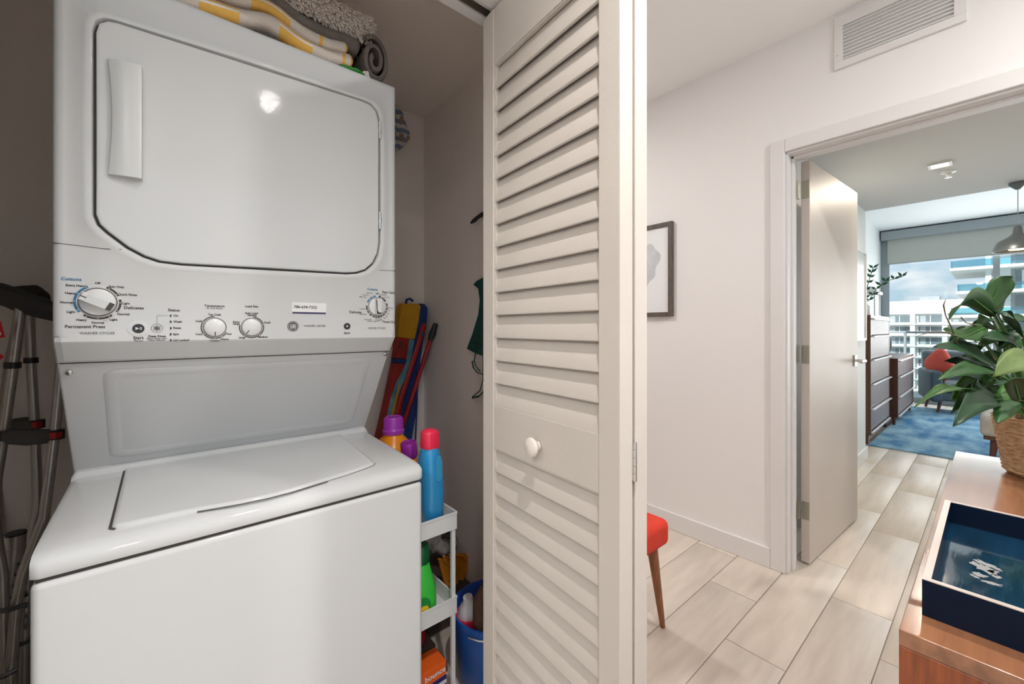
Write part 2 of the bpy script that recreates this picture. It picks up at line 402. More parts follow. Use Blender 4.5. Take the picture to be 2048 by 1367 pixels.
g.loft([[(x, y, topz(y)+.0006) for x, y in o2[5:12]], [(x, y, topz(y)+.0006) for x, y in lid[5:12]]], c0=False, c1=False, closed=False)
o3 = inset(lid, -.0012)
g.loft([[(x, y, topz(y)+.0006) for x, y in o3[11:]], [(x, y, topz(y)+.0006) for x, y in lid[11:]]], c0=False, c1=False, closed=False)
g.build('lid_gap', seam_m, wd)
# slanted connecting panel
A0, A1 = (1.170, 1.133), (1.362, .870)      # (y, z) top and bottom of the slope
def sl(x, k, d=0):  # k 0 top .. 1 bottom; d outwards
    y = A0[0]+(A1[0]-A0[0])*k; z = A0[1]+(A1[1]-A0[1])*k
    return V3((x, y-.807*d, z-.59*d))
MB().loft([[(x, A0[0], 1.133), (x, A1[0], A1[1]), (x, 1.70, A1[1]), (x, 1.70, 1.133)] for x in (XL, XR)]).build('slant_panel', white_m, wd, bevel=.004, seg=3)
def rr(x0, x1, k0, k1, rx, rk, taper=0, n=5):
    pts = []
    for cx_, ck, a0 in ((x1-rx, k0+rk, -90), (x1-rx-taper, k1-rk, 0), (x0+rx, k1-rk, 90), (x0+rx, k0+rk, 180)):
        for i in range(n+1):
            a = R(a0+90*i/n); pts.append((cx_+rx*math.cos(a), ck+rk*math.sin(a)))
    return pts
ra, rb_ = rr(-.085, .455, .10, .88, .02, .05), rr(-.075, .445, .135, .845, .016, .04)
MB().loft([[sl(x, k, .0006) for x, k in rr(-.095, .465, .07, .91, .026, .06)], [sl(x, k, .004) for x, k in ra], [sl(x, k, .0008) for x, k in rb_], [sl(x, k, .0008) for x, k in rr(-.072, .442, .145, .835, .016, .04)]], c0=False).build('pressed_panel', white_m, wd, ang=60)
for px, py in ((138, 745), (771, 708)):
    # on the slope just under the console
    best = min(((P(px, py, Y=1.165+i*.001)-sl(P(px, py, Y=1.165+i*.001).x, i/192*1.0)).length, i) for i in range(60))
    c = P(px, py, Y=1.165+best[1]*.001)
    s_ = MB().lathe([(.006, -.001), (.006, .001), (.0045, .003), (.0001, .0036)], c, 14, axis=(0, -.807, -.59)).build('screw', chrome, wd)
# dryer cabinet
MB().box(XL, XR, 1.134, 1.70, 1.181, 1.90).build('dryer_cabinet', white_m, wd, bevel=.010, seg=4)
door_o = [(-.101, 1.418), (-.101, 1.77), (-.0965, 1.789), (-.085, 1.799), (-.072, 1.802), (.124, 1.811), (.415, 1.821), (.437, 1.819), (.453, 1.806), (.461, 1.782), (.462, 1.75), (.462, 1.441), (.457, 1.408), (.444, 1.380), (.423, 1.360), (.398, 1.350), (.37, 1.346), (.259, 1.343), (.096, 1.338), (.03, 1.336), (-.006, 1.338), (-.030, 1.346), (-.055, 1.361), (-.083, 1.386), (-.0955, 1.400)]
CEN = (.18, 1.57)
def ray(poly, a):
    dx, dz = math.cos(a), math.sin(a); best = 0
    for i in range(len(poly)):
        x1, z1 = poly[i-1][0]-CEN[0], poly[i-1][1]-CEN[1]; x2, z2 = poly[i][0]-CEN[0], poly[i][1]-CEN[1]
        ex, ez = x2-x1, z2-z1; den = dx*ez-dz*ex
        if abs(den) < 1e-12: continue
        t = (x1*ez-z1*ex)/den; s_ = (x1*dz-z1*dx)/den
        if t > 0 and -1e-6 <= s_ <= 1+1e-6: best = max(best, t)
    return best
ZB = 1.182
rect = lambda i: [(XL+i, ZB), (XR-i, ZB), (XR-i, 1.90-i), (XL+i, 1.90-i)]
angs = sorted(set([2*PI*i/240 for i in range(240)]+[math.atan2(z-CEN[1], x-CEN[0]) % (2*PI) for x, z in rect(0)+rect(.012)+door_o]))
def lp(poly, y, dr=0): return [(CEN[0]+math.cos(a)*(ray(poly, a)+dr), y, CEN[1]+math.sin(a)*(ray(poly, a)+dr)) for a in angs]
MB().loft([lp(rect(0), 1.1345), lp(rect(.001), 1.1295), lp(rect(.004), 1.125), lp(rect(.010), 1.1222), lp(rect(.016), FY), lp(door_o, FY, .026), lp(door_o, FY-.0045, .017), lp(door_o, FY-.0055, .009), lp(door_o, FY-.0045, .004), lp(door_o, FY+.001, .0022), lp(door_o, FY+.010, .002)], c0=False, c1=False).build('front_frame', white_m, wd, ang=50)
MB().loft([lp(door_o, FY+.0095, .0015), lp(door_o, FY+.0095, -.02)], c0=False).build('door_gap', groove_m, wd)
dd = MB().loft([lp(door_o, FY+.009, -.0022), lp(door_o, FY-.001, -.0022), lp(door_o, FY-.0045, -.0035), lp(door_o, FY-.0055, -.007), lp(door_o, FY-.0055, -.0085), lp(door_o, FY-.0055, -.02)], c0=False).build('dryer_door', white_m, wd, ang=50)
# pocket handle: concave tapered grip
hl = []
for i in range(13):
    z = 1.498+.224*i/12; q = math.sin(PI*i/12)**.6; bow = .006*math.sin(PI*i/12)
    xl = -.0825+bow; xr = -.0335
    hl.append([(xl, FY-.005, z), (xl+.001, FY-.012-.004*q, z), (xl+.014, FY-.018-.006*q, z), (xr-.006, FY-.024, z), (xr, FY-.022, z), (xr+.002, FY-.005, z)])
MB().loft(hl).build('handle', white_p, dd, ang=50)
for z in (1.755, 1.502):
    MB().tube([(.4628, FY-.006, z-.024), (.4628, FY-.006, z+.024)], .0028, n=8).tube([(.4628, FY-.006, z-.008), (.4628, FY-.006, z+.008)], .0034, n=8).build('hinge', chrome, dd)
# console lip curving back under
pr = [(FY, ZB+.0005), (FY+.0002, 1.1745), (FY+.0012, 1.1728), (FY+.0032, 1.1705), (FY+.036, 1.1365), (FY+.042, 1.133), (1.70, 1.133), (1.70, ZB+.0005)]
def pin(x, k): return [(x, y if y > 1.2 else y+k*.010*(1 if z > 1.17 else .6), z) for y, z in pr]
MB().loft([pin(XL, 1.2), pin(XL+.003, .4), pin(XL+.012, 0), pin(XR-.012, 0), pin(XR-.003, .4), pin(XR, 1.2)]).build('console_lip', white_m, wd, ang=12)
MB().box(XL+.004, XR-.004, 1.168, 1.2, 1.1305, 1.134).build('console_seam', seam_m, wd)
# seam between console and cabinet
sm = MB()
def strip(a, b, h=.0006):
    a, b = V3(a), V3(b); up = V3((0, 0, 1)); sm.hexa([a-up*h, b-up*h, b-up*h+V3((0, .002, 0)), a-up*h+V3((0, .002, 0)), a+up*h, b+up*h, b+up*h+V3((0, .002, 0)), a+up*h+V3((0, .002, 0))])
strip((XL+.001, FY-.0002, 1.3575), (-.090, FY-.0003, 1.3545)); strip((-.090, FY-.0003, 1.3545), (-.063, FY-.0058, 1.355)); strip((.452, FY-.0003, 1.3625), (XR-.001, FY-.0002, 1.366))
sm.box(XL-.0004, XL+.001, 1.134, 1.69, 1.3569, 1.3581)
sm.build('panel_seam', seam_m, wd, kind='stuff')

# control graphics
YT = FY-.0006
def on(px, py): p = P(px, py, Y=FY); return p.x, p.z, (p.x*CC+p.y*SS)/F
def words(lst, m, name, off=.0):
    out_ = []
    for s_, px, py, cap, al in lst:
        x, z, k = on(px, py); out_.append((s_, x, z, cap*k, al, off))
    bm = text(out_, YT); mb = MB(); mb.bm.free(); mb.bm = bm
    me = bpy.data.meshes.new(name); bm.to_mesh(me); bm.free(); me.materials.append(m)
    o = bpy.data.objects.new(name, me); COL.objects.link(o); o.parent = wd; o.matrix_parent_inverse = PINV(wd); o['kind'] = 'stuff'
    return o
C_, L_, R_ = 'CENTER', 'LEFT', 'RIGHT'
words([('Extra Heavy', 153, 571, 4.2, C_), ('Off', 195, 566, 4, C_), ('Spin Only', 233, 573.5, 4, C_), ('Quick Rinse', 255, 589, 4, C_), ('Heavy', 141, 586, 4.2, C_), ('Normal', 134, 604.5, 4.2, C_), ('Light', 142, 623.5, 4.2, C_),
       ('Light', 252, 606.5, 4, C_), ('Delicates', 268, 615.5, 5.6, C_), ('Normal', 247, 628, 4, C_), ('Heavy', 163, 639.5, 4, C_), ('Normal', 196, 645, 4, C_), ('Light', 227, 639, 4, C_), ('Permanent Press', 171, 653, 5.8, C_),
       ('Start', 277, 675.5, 5.6, C_), ('Deep Rinse', 314, 672, 4, C_), ('Status', 348, 620, 5.2, C_),
       ('On', 347, 631, 4, L_), ('Wash', 347, 643, 4, L_), ('Rinse', 346, 655.5, 4, L_), ('Spin', 346, 668, 4, L_), ('Lid Locked', 346, 680, 4, L_),
       ('Temperature', 429, 611.5, 4.3, C_), ('Tap Cold', 429, 629, 3.8, C_), ('Cold', 398, 642, 3.8, C_), ('Cool', 398, 668, 3.8, C_), ('Colors', 429.5, 681, 3.8, C_), ('Warm', 449, 678, 3.8, C_), ('Hot', 458, 667.5, 3.8, C_),
       ('Load Size', 503.5, 612.5, 4.1, C_), ('Auto Load', 503, 626, 3.6, C_), ('Sensing', 504, 629.8, 3.6, C_), ('Small', 534.5, 644.8, 3.6, C_), ('Medium', 526, 673.5, 3.6, C_), ('Large', 484, 674.5, 3.6, C_), ('Extra', 472.5, 643.5, 3.6, C_), ('Large', 472.5, 647.2, 3.6, C_),
       ('Start', 694, 665.5, 4.4, C_), ('Easy Care', 777, 584.5, 4.6, C_), ('Delicates', 711, 624, 4.6, C_), ('Timed Dry', 777.5, 643.5, 4.4, C_), ('Off', 754, 587, 3, C_)], print_m, 'dark_lettering', .00018)
words([('WASHER CYCLES', 195, 666, 4.5, C_), ('Pause', 277, 681, 4, C_), ('Select when using', 314, 676.3, 3, C_), ('Fabric Softener', 314, 679.6, 3, C_), ('All Cold Rinses', 429, 616.2, 3, C_),
       ('WASHER | DRYER', 629.5, 651.5, 3.6, C_), ('DRYER CYCLES', 754, 656, 3.6, C_), ('More Dry', 726, 593.5, 2.4, C_), ('Less Dry', 731, 589.5, 2.4, C_), ('Damp Dry', 739, 585.5, 2.2, C_),
       ('More Dry', 766, 589.5, 2.4, C_), ('Less Dry', 774, 594, 2.4, C_), ('80 min', 781, 615.5, 2.6, C_), ('70', 778, 621, 2.6, C_), ('60', 776, 627, 2.6, C_), ('50', 773, 632, 2.6, C_), ('40', 768.5, 636, 2.6, C_), ('30', 762.5, 639, 2.6, C_), ('20', 757, 641, 2.6, C_),
       ('Less Dry', 725, 617.5, 2.4, C_), ('More Dry', 726, 628, 2.4, C_), ('Dewrinkle', 736, 638.5, 2.4, C_), ('Fluff No Heat', 744, 642, 2.4, C_)], grey_print, 'grey_lettering', .00008)
words([('Cottons', 143, 558, 6, C_), ('Cottons', 745, 578.5, 4.4, C_)], blue_print, 'blue_lettering', .0002)

def dialpart(px, py, Rm, ring, arcs, dots, name, build_knob):
    x, z, k = on(px, py)
    a = MB().arc((x, z), *ring, 0, 360, YT+.0001, n=48); ro = a.build('dial_ring', mat('dial_ring_grey', (.62, .62, .62), .4), wd)
    for a0, a1, m in arcs: MB().arc((x, z), ring[0]+.0006, ring[1]-.0006, a0, a1, YT-.0001).build('scale_band', m, ro)
    dm = MB()
    for q in dots:
        rr_ = (ring[0]+ring[1])/2; dm.arc((x+rr_*math.sin(R(q)), z+rr_*math.cos(R(q))), 0.0001, .0009, 0, 360, YT-.0002, n=10)
    if dots: dm.build('scale_dots', white_p, ro, kind='stuff')
    return x, z
dial_m = mat('dial_silver', (.66, .66, .66), .3, .1)
def knob_disc(x, z, r, h=.006):
    return MB().lathe([(r+.0008, 0), (r+.0008, h*.3), (r, h*.5), (r, h*.9), (r-.001, h), (.0001, h)], (x, FY, z), 36, axis=(0, -1, 0))
# washer cycle dial
x, z = dialpart(196, 604, .036, (.0290, .0338), [(-25, -128, blue_print), (22, 65, print_m), (78, 125, print_m), (-142, -218, print_m)], [-30, -60, -88, -120, 30, 58, 90, 120, -150, -180, -210, 0], 'd', 0)
MB().arc((x, z), .0264, .0275, 0, 360, YT-.0003, n=48).build('dial_shadow_ring', print_m, wd)
kd = knob_disc(x, z, .0250, .006).build('dial', dial_m, wd, ang=50)
ax = V3((.0265, 0, -.0135)).normalized(); pe = V3((ax.z, 0, -ax.x))
MB().obox(V3((x, FY-.0105, z))-ax*.001, (ax, pe, (0, 1, 0)), .0240, .0080, .006).build('grip', dial_m, kd, bevel=.0015)
MB().obox(V3((x, FY-.0168, z))+ax*.0, (ax, pe, (0, 1, 0)), .016, .0078, .001).build('grip_cap', white_p, kd, bevel=.0005)
MB().obox(V3((x, FY-.0166, z))+ax*.0190, (ax, pe, (0, 1, 0)), .0048, .0078, .0008).build('grip_end', mat('dark_grip_end', (.05, .045, .045), .5), kd)
MB().obox(V3((x, FY-.0166, z))-ax*.0198, (ax, pe, (0, 1, 0)), .0045, .0007, .0008).build('pointer', black_m, kd)
# two small dials
for px, py, arcs, dots, pa in ((429.5, 654.5, [(0, -90, print_m), (-90, -180, print_m), (-180, -245, print_m)], [0, -60, -125, -180, -210, -240], 178), (503.5, 654, [(5, 180, print_m), (180, 282, print_m)], [5, 75, 140, 215], 218)):
    x, z = dialpart(px, py, .02, (.0224, .0258), arcs, dots, 'd', 0)
    MB().arc((x, z), .0206, .0215, 0, 360, YT-.0003, n=40).build('dial_shadow_ring', print_m, wd)
    kd = MB().lathe([(.0203, 0), (.0197, .0015), (.0188, .0045), (.0178, .0056), (.0001, .0060)], (x, FY, z), 36, axis=(0, -1, 0)).build('dial', mat('dial_white', (.68, .68, .68), .3), wd, ang=50)
    a = R(pa); dv = V3((math.sin(a), 0, math.cos(a)))
    MB().obox(V3((x, FY-.0054, z))+dv*.0140, (dv, dv.cross(V3((0, 1, 0))), (0, 1, 0)), .0045, .0007, .0014).build('pointer', black_m, kd)
# dryer dial
x, z = dialpart(754, 613, .03, (.0268, .0318), [(-8, -22, blue_print), (-26, -44, blue_print), (-48, -68, blue_print), (8, 24, print_m), (28, 58, print_m), (68, 88, print_m), (92, 108, print_m), (112, 126, print_m), (130, 144, print_m), (148, 160, print_m), (164, 176, print_m), (180, 190, print_m), (194, 206, print_m), (212, 226, print_m), (232, 246, print_m), (250, 274, print_m)], [], 'd', 0)
MB().arc((x, z), .0248, .0258, 0, 360, YT-.0003, n=40).build('dial_shadow_ring', grey_print, wd)
kd = knob_disc(x, z, .0235, .005).build('dial', dial_m, wd, ang=50)
ax = V3((.004, 0, 1)).normalized(); pe = V3((1, 0, -.004))
MB().obox(V3((x+.001, FY-.0095, z)), (ax, pe, (0, 1, 0)), .0225, .0085, .0055).build('grip', white_p, kd, bevel=.0015)
MB().prism([(x-.0085, FY-.0153, z+.022), (x-.0055, FY-.0153, z+.016), (x-.004, FY-.0153, z-.012), (x+.001, FY-.0153, z-.0165), (x+.0105, FY-.0153, z-.017), (x+.006, FY-.0153, z-.0205), (x-.006, FY-.0153, z-.021)], (0, .0004, 0)).build('pointer', print_m, kd)
# buttons, status lights
x, z, k = on(277, 656.5)
b = MB().lathe([(.0165, 0), (.0165, .0008), (.012, .0014), (.0001, .0014)], (x, FY, z), 28, axis=(0, -1, 0)).build('button_surround', white_p, wd)
MB().lathe([(.0092, .001), (.0092, .0026), (.0001, .003)], (x, FY, z), 24, axis=(0, -1, 0)).build('button', black_m, b)
pm = MB(); pm.prism([(x-.0045, FY-.0034, z+.0032), (x+.0012, FY-.0034, z), (x-.0045, FY-.0034, z-.0032)], (0, .0005, 0))
for q in (.0025, .0045): pm.box(x+q-.0005, x+q+.0005, FY-.0034, FY-.003, z-.0028, z+.0028)
pm.build('play_pause_mark', white_p, b)
x, z, k = on(694, 652)
b = MB().lathe([(.0085, 0), (.0085, .0015), (.0001, .0018)], (x, FY, z), 24, axis=(0, -1, 0)).build('button', black_m, wd)
MB().prism([(x-.002, FY-.0024, z+.003), (x+.0035, FY-.0024, z), (x-.002, FY-.0024, z-.003)], (0, .0004, 0)).build('play_mark', white_p, b)
x, z, k = on(314, 656)
m = MB().arc((x, z), .0086, .0092, 0, 360, YT, n=28)
for i in range(6):
    a = i*60; m.arc((x+.0035*math.sin(R(a)), z+.0035*math.cos(R(a))), .0016, .0022, 0, 360, YT, n=10)
    m.obox((x+.003*math.sin(R(a)), YT, z+.003*math.cos(R(a))), ((math.sin(R(a)), 0, math.cos(R(a))), (math.cos(R(a)), 0, -math.sin(R(a))), (0, 1, 0)), .003, .0003, .0001)
xa, za, _ = on(335, 631); m.box(x-.0002, x+.0002, YT-.0001, YT, z+.010, za).box(x, xa, YT-.0001, YT, za-.0002, za+.0002)
m.build('rinse_button_print', print_m, wd)
m = MB()
for py in (631, 643, 656, 668, 680):
    x, z, k = on(341.5, py); m.box(x-.0013, x+.0013, YT-.0004, YT, z+.0002, z+.0024).box(x-.0013, x+.0013, YT-.0004, YT, z-.0024, z-.0002)
m.build('status_lights', black_m, wd)
# round monogram badge
x, z, k = on(586, 652)
bd = MB().lathe([(.0125, 0), (.0125, .0012), (.0001, .0014)], (x, FY, z), 30, axis=(0, -1, 0)).build('badge', mat('badge_dark', (.10, .09, .09), .35), wd)
m = MB().arc((x, z), .0102, .0110, 0, 360, FY-.0018, n=32)
for sgn in (-1, 1):
    m.arc((x+sgn*.0038, z+.001), .0024, .0032, 0, 300, FY-.0018, n=16); m.arc((x+sgn*.0036, z-.004), .0018, .0026, 60, 360, FY-.0018, n=16)
    for q in (45, 135, 225, 315): m.arc((x+.0090*math.sin(R(q)), z+.0090*math.cos(R(q))), .0008, .0014, 0, 300, FY-.0018, n=8)
m.build('badge_scrolls', white_p, bd)
bm = text([('G', x-.0028, z, .008, C_, .0002), ('E', x+.0032, z, .008, C_, .0002)], FY-.002)
me = bpy.data.meshes.new('badge_letters'); bm.to_mesh(me); bm.free(); me.materials.append(white_p)
o = bpy.data.objects.new('badge_letters', me); COL.objects.link(o); o.parent = bd; o.matrix_parent_inverse = PINV(bd)
# service sticker
a, b_ = on(583.5, 604), on(652.5, 628)
st = MB().box(a[0], b_[0], FY-.0006, FY, b_[1], a[1]).build('sticker', mat('sticker_white', (.78, .78, .77), .4), wd)
purple = mat('sticker_purple', (.05, .035, .12), .5)
MB().box(a[0]+.001, b_[0]-.001, FY-.0009, FY-.0005, b_[1], b_[1]+.0042).build('sticker_band', purple, st)
x, z, k = on(611, 614)
bm = text([('786-634-7252', x, z, .0066, C_, .0002)], FY-.0009)
me = bpy.data.meshes.new('sticker_number'); bm.to_mesh(me); bm.free(); me.materials.append(print_m)
o = bpy.data.objects.new('sticker_number', me); COL.objects.link(o); o.parent = st; o.matrix_parent_inverse = PINV(st)

# ------------------------------------------------------------------ helpers for objects
def tower(mb, rings, c, n=28, mi=0):
    """rounded-rectangle-ish bottle sections: (z, half x, half y, squareness)"""
    ls = []
    for z, hx, hy, sq in rings:
        l = []
        for k in range(n):
            a = 2*PI*k/n; cx_, sy_ = math.cos(a), math.sin(a); p = 2/sq
            l.append((c[0]+hx*math.copysign(abs(cx_)**p, cx_), c[1]+hy*math.copysign(abs(sy_)**p, sy_), c[2]+z))
        ls.append(l)
    return mb.loft(ls, mi=mi)
def child(o, root): o.parent = root; o.matrix_parent_inverse = PINV(root)

# ------------------------------------------------------------------ sideboard, tray, plant
sb = thing('sideboard', 'walnut sideboard in the hall with a blue tray and a plant on top', 'sideboard', (1.35, -.12, 0))
X0, X1, Y0, Y1, ZT = .747, 1.97, -.36, .083, .80
MB().hexa([(X0, Y0, ZT-.022), (X1, Y0, ZT-.022), (X1, Y1, ZT-.022), (X0, Y1, ZT-.022), (X0, Y0, ZT), (X1, Y0, ZT), (X1, Y1, ZT), (X0, Y1, ZT)]).build('top', walnut_top, sb, bevel=.0015)
MB().box(X0, X0+.022, Y0, Y1, .16, ZT-.0222).build('side_panel', walnut, sb, bevel=.001)
MB().box(X1-.022, X1, Y0, Y1, .16, ZT-.0222).build('side_panel', walnut, sb, bevel=.001)
MB().box(X0+.022, X1-.022, Y0, Y1-.004, .16, .182).build('bottom_panel', walnut_top, sb)
MB().box(X0+.022, X1-.022, Y0, Y0+.012, .182, ZT-.0222).build('back_panel', dark_wood, sb)
for i in range(3):
    a = X0+.024+i*(X1-X0-.048)/3; b = a+(X1-X0-.048)/3
    dr = MB().box(a+.0015, b-.0015, Y1-.02, Y1-.001, .184, ZT-.024).build('door', walnut, sb, bevel=.001)
    MB().lathe([(.006, 0), (.005, .01), (.010, .014), (.0001, .02)], (b-.03, Y1-.002, .5), 14, axis=(0, 1, 0)).build('door_knob', chrome, dr)
for x in (X0+.06, X1-.06):
    for y in (Y0+.05, Y1-.05): MB().tube([(x, y, .0), (x, y, .161)], [.012, .02], n=14).build('leg', walnut, sb)

navy = mat('navy_lacquer', (.001, .006, .020), .22, spec=.15)
blue_in = mat('blue_lacquer_base', (.004, .035, .075), .06, var=.5, vscale=5, stretch=(1, 6, 1), coat=1, bump=.05, bscale=14)
edge_m = mat('tray_white_edge', (.44, .38, .34), .4)
ty = thing('serving_tray', 'navy lacquered square tray with pale rim near the front end of the sideboard', 'tray', (1.01, -.11, ZT))
TX0, TX1, TY0, TY1, TH = .807, 1.215, -.34, .066, .0505
z0 = ZT+.0005
MB().box(TX0, TX1, TY0, TY1, z0, z0+.008).build('base', [navy], ty)
MB().box(TX0+.00855, TX1-.00855, TY0+.00855, TY1-.00855, z0+.008, z0+.010).build('glossy_bottom', blue_in, ty)
for b in ((TX0, TX0+.0085, TY0, TY1), (TX1-.0085, TX1, TY0, TY1), (TX0+.0085, TX1-.0085, TY0, TY0+.0085), (TX0+.0085, TX1-.0085, TY1-.0085, TY1)):
    s_ = MB().box(*b, z0+.008, z0+TH-.001).build('side', navy, ty)
    MB().box(*b, z0+TH-.001, z0+TH).build('pale_rim', edge_m, s_)
# irregular grey patch on the tray bottom
random.seed(3); wm = MB()
def blob(mb, cx_, cy_, r, n=22, sx=1.0, rot=0, z=z0+.0102):
    c = mb.bm.verts.new((cx_, cy_, z)); vs = []
    for i in range(n):
        a = 2*PI*i/n; rr_ = r*(.55+.6*random.random()); x = math.cos(a)*rr_*sx; y = math.sin(a)*rr_
        vs.append(mb.bm.verts.new((cx_+x*math.cos(rot)-y*math.sin(rot), cy_+x*math.sin(rot)+y*math.cos(rot), z)))
    for i in range(n): mb.face([c, vs[i], vs[(i+1) % n]])
for px, py, r, sx in ((1966, 1135, .012, 1.8), (1958, 1148, .008, 1.2), (1974, 1128, .008, 2.2), (1985, 1142, .006, 1.5), (1993, 1152, .006, 1.2), (1982, 1165, .006, 2.2), (1950, 1152, .004, 2)):
    q = P(px, py, Z=z0+.0102); blob(wm, q.x, q.y, r, sx=sx, rot=random.random()*3)
wm.build('grey_patch', mat('silver_grey', (.26, .26, .26), .5), ty, kind='stuff')

basket_m = mat('woven_seagrass', (.52, .33, .18), .8, var=.5, vscale=60, stretch=(1, 1, 3.0), col2=(.30, .17, .08), bump=.6, bscale=90)
leafg = [mat('leaf_green_%d' % i, c, .42, var=.35, vscale=9, spec=.35) for i, c in enumerate([(.022, .085, .016), (.013, .058, .016), (.05, .15, .02), (.12, .19, .04), (.035, .10, .02)])]
stem_m = mat('leaf_stem', (.06, .14, .03), .5)
dry_m = mat('dried_tip', (.10, .07, .03), .7)
PC = V3((1.80, -.088, ZT))
pt_ = thing('peace_lily', 'leafy green houseplant in a woven basket at the far end of the sideboard', 'plant', PC)
rp = [(.0001, .001), (.066, .001), (.072, .008)]
for i in range(16): 
    z = .012+i*.0092; r = .073+.022*(z/.155)
    rp += [(r+.0022, z), (r-.0005, z+.0046)]
rp += [(.098, .158), (.090, .160), (.086, .150), (.084, .13), (.0001, .13)]
MB().lathe(rp, PC, 40).build('basket', basket_m, pt_, ang=80)
MB().lathe([(.083, .128), (.083, .134), (.0001, .137)], PC, 24).build('soil', mat('soil', (.03, .02, .015), .95, bump=.5), pt_)
def leaf(base, tip, width, droop=.03, m=0, fold=.25, roll=0, stem=True, side=None):
    """pointed blade bending from base to tip, folded along the midrib"""
    base, tip = V3(base), V3(tip); ax_ = tip-base; Ln = ax_.length; n = 12
    d = ax_.normalized(); s_ = side.normalized() if side else d.cross(V3((0, 0, 1))).normalized()
    s_ = (s_-d*s_.dot(d)).normalized(); s_ = Matrix.Rotation(roll, 3, d) @ s_; nn = s_.cross(d).normalized()
    if nn.z < 0 and side is None and abs(roll) < 1: nn = -nn
    mb = MB(); rows = []
    for i in range(n+1):
        t = i/n; c = base+ax_*t+V3((0, 0, 1))*droop*math.sin(PI*t)
        wd_ = width/2*(math.sin(PI*min(1, (t*.93+.035))**.78)**.85)*(1-.25*t) if t < .999 else .0006
        wd_ = max(wd_, .0007)
        wav = .004*math.sin(t*9+Ln*50)
        rows.append([mb.bm.verts.new(c-s_*wd_+nn*(fold*wd_+wav)), mb.bm.verts.new(c-s_*wd_*.5+nn*fold*wd_*.35), mb.bm.verts.new(c-nn*.0012), mb.bm.verts.new(c+s_*wd_*.5+nn*fold*wd_*.35), mb.bm.verts.new(c+s_*wd_+nn*(fold*wd_-wav))])
    for a, b in zip(rows, rows[1:]):
        for j in range(4): mb.face([a[j], a[j+1], b[j+1], b[j]])
    o = mb.build('leaf', leafg[m], pt_, ang=180)
    sd = o.modifiers.new('thick', 'SOLIDIFY'); sd.thickness = .0009
    if stem:
        g0 = PC+V3(((base.x-PC.x)*.18, (base.y-PC.y)*.18, .132)); mid = g0.lerp(base, .55)+V3((0, 0, .03))
        MB().tube([g0, g0.lerp(mid, .5)+V3((0, 0, .012)), mid, mid.lerp(base, .6)+V3((0, 0, .006)), base, base+ax_*.5+V3((0, 0, droop))-nn*.001], [.0032, .003, .0027, .0024, .002, .0008], n=6).build('stalk', stem_m, o)
    return o
def lf(bx, by, bd, tx, ty_, td, w_, **k): return leaf(P(bx, by, d=bd), P(tx, ty_, d=td), w_, **k)
CR = V3((.7621, -.6474, 0)); CF = V3((.6474, .7621, 0)); UP = V3((0, 0, 1))
lf(1974, 622, 1.12, 2026, 553, 1.10, .072, m=4, droop=.022, side=V3((.6, -.5, -.75)), fold=.1)
lf(1984, 624, 1.16, 1999, 566, 1.17, .052, m=1, droop=.0, side=CR, fold=.3)
lf(1990, 630, 1.10, 1898, 638, 1.04, .060, m=0, droop=.050, side=V3((.3, .5, -.8)), fold=.3)
lf(1992, 622, 1.08, 2062, 700, 1.05, .070, m=1, droop=.030, side=V3((.4, .5, .7)), fold=.2)
lf(1968, 655, 1.08, 1888, 657, 1.02, .048, m=4, droop=-.022, side=V3((.2, .5, .8)), fold=.5)
lf(2000, 742, 1.08, 1868, 693, 1.00, .060, m=1, droop=.022, side=V3((.2, .5, .75)), fold=.2)
lf(2042, 700, 1.08, 1964, 674, 1.02, .050, m=1, droop=.015, side=V3((.2, .5, .8)))
lf(1998, 752, 1.12, 1888, 722, 1.08, .044, m=1, droop=.014, side=V3((.2, .6, .6)))
lf(1998, 750, 1.05, 1876, 760, .98, .046, m=0, droop=.022, side=V3((.3, .6, .75)))
lf(1950, 784, 1.02, 1828, 814, .93, .030, m=4, droop=.026, side=V3((.5, .8, .25)))
lf(2068, 716, 1.00, 1986, 752, .95, .062, m=3, droop=.014, side=V3((.1, .5, .85)), fold=.1)
lf(1994, 800, 1.03, 1908, 852, .95, .064, m=1, droop=.030, side=V3((.2, .55, .8)), fold=.2)
lf(1984, 790, 1.08, 1902, 826, 1.02, .050, m=0, droop=.028, side=V3((.2, .55, .8)))
lf(1965, 762, 1.12, 1905, 800, 1.08, .060, m=2, droop=.012, side=V3((.1, .5, .9)), fold=.1)
lf(2030, 800, 1.03, 1994, 846, .97, .046, m=0, droop=.010, side=CR)
lf(2040, 772, 1.07, 1990, 830, 1.02, .040, m=2, droop=.020, side=CR)
lf(1990, 655, 1.12, 1945, 650, 1.18, .034, m=1, droop=.012, side=V3((.2, .5, .8)))
lf(2035, 705, 1.14, 1985, 660, 1.18, .050, m=0, droop=.02, side=V3((.2, .5, .8)))
lf(2030, 735, 1.16, 1935, 735, 1.22, .050, m=1, droop=.03, side=V3((.2, .5, .8)))
lf(2040, 800, .98, 2020, 760, .93, .05, m=1, droop=.02, side=CR)
random.seed(31)
for i in range(20):
    x_ = random.uniform(1945, 2060); y_ = random.uniform(640, 815); q_ = random.uniform(1.06, 1.20)
    lf(x_, y_, q_, x_-random.uniform(20, 62), y_-random.uniform(-34, 22), q_-random.uniform(-.03, .06), random.uniform(.034, .052), m=random.choice([0, 1, 1, 4]), droop=random.uniform(.005, .025), side=V3((random.uniform(0, .4), .5, random.uniform(.3, .9))))
random.seed(11)
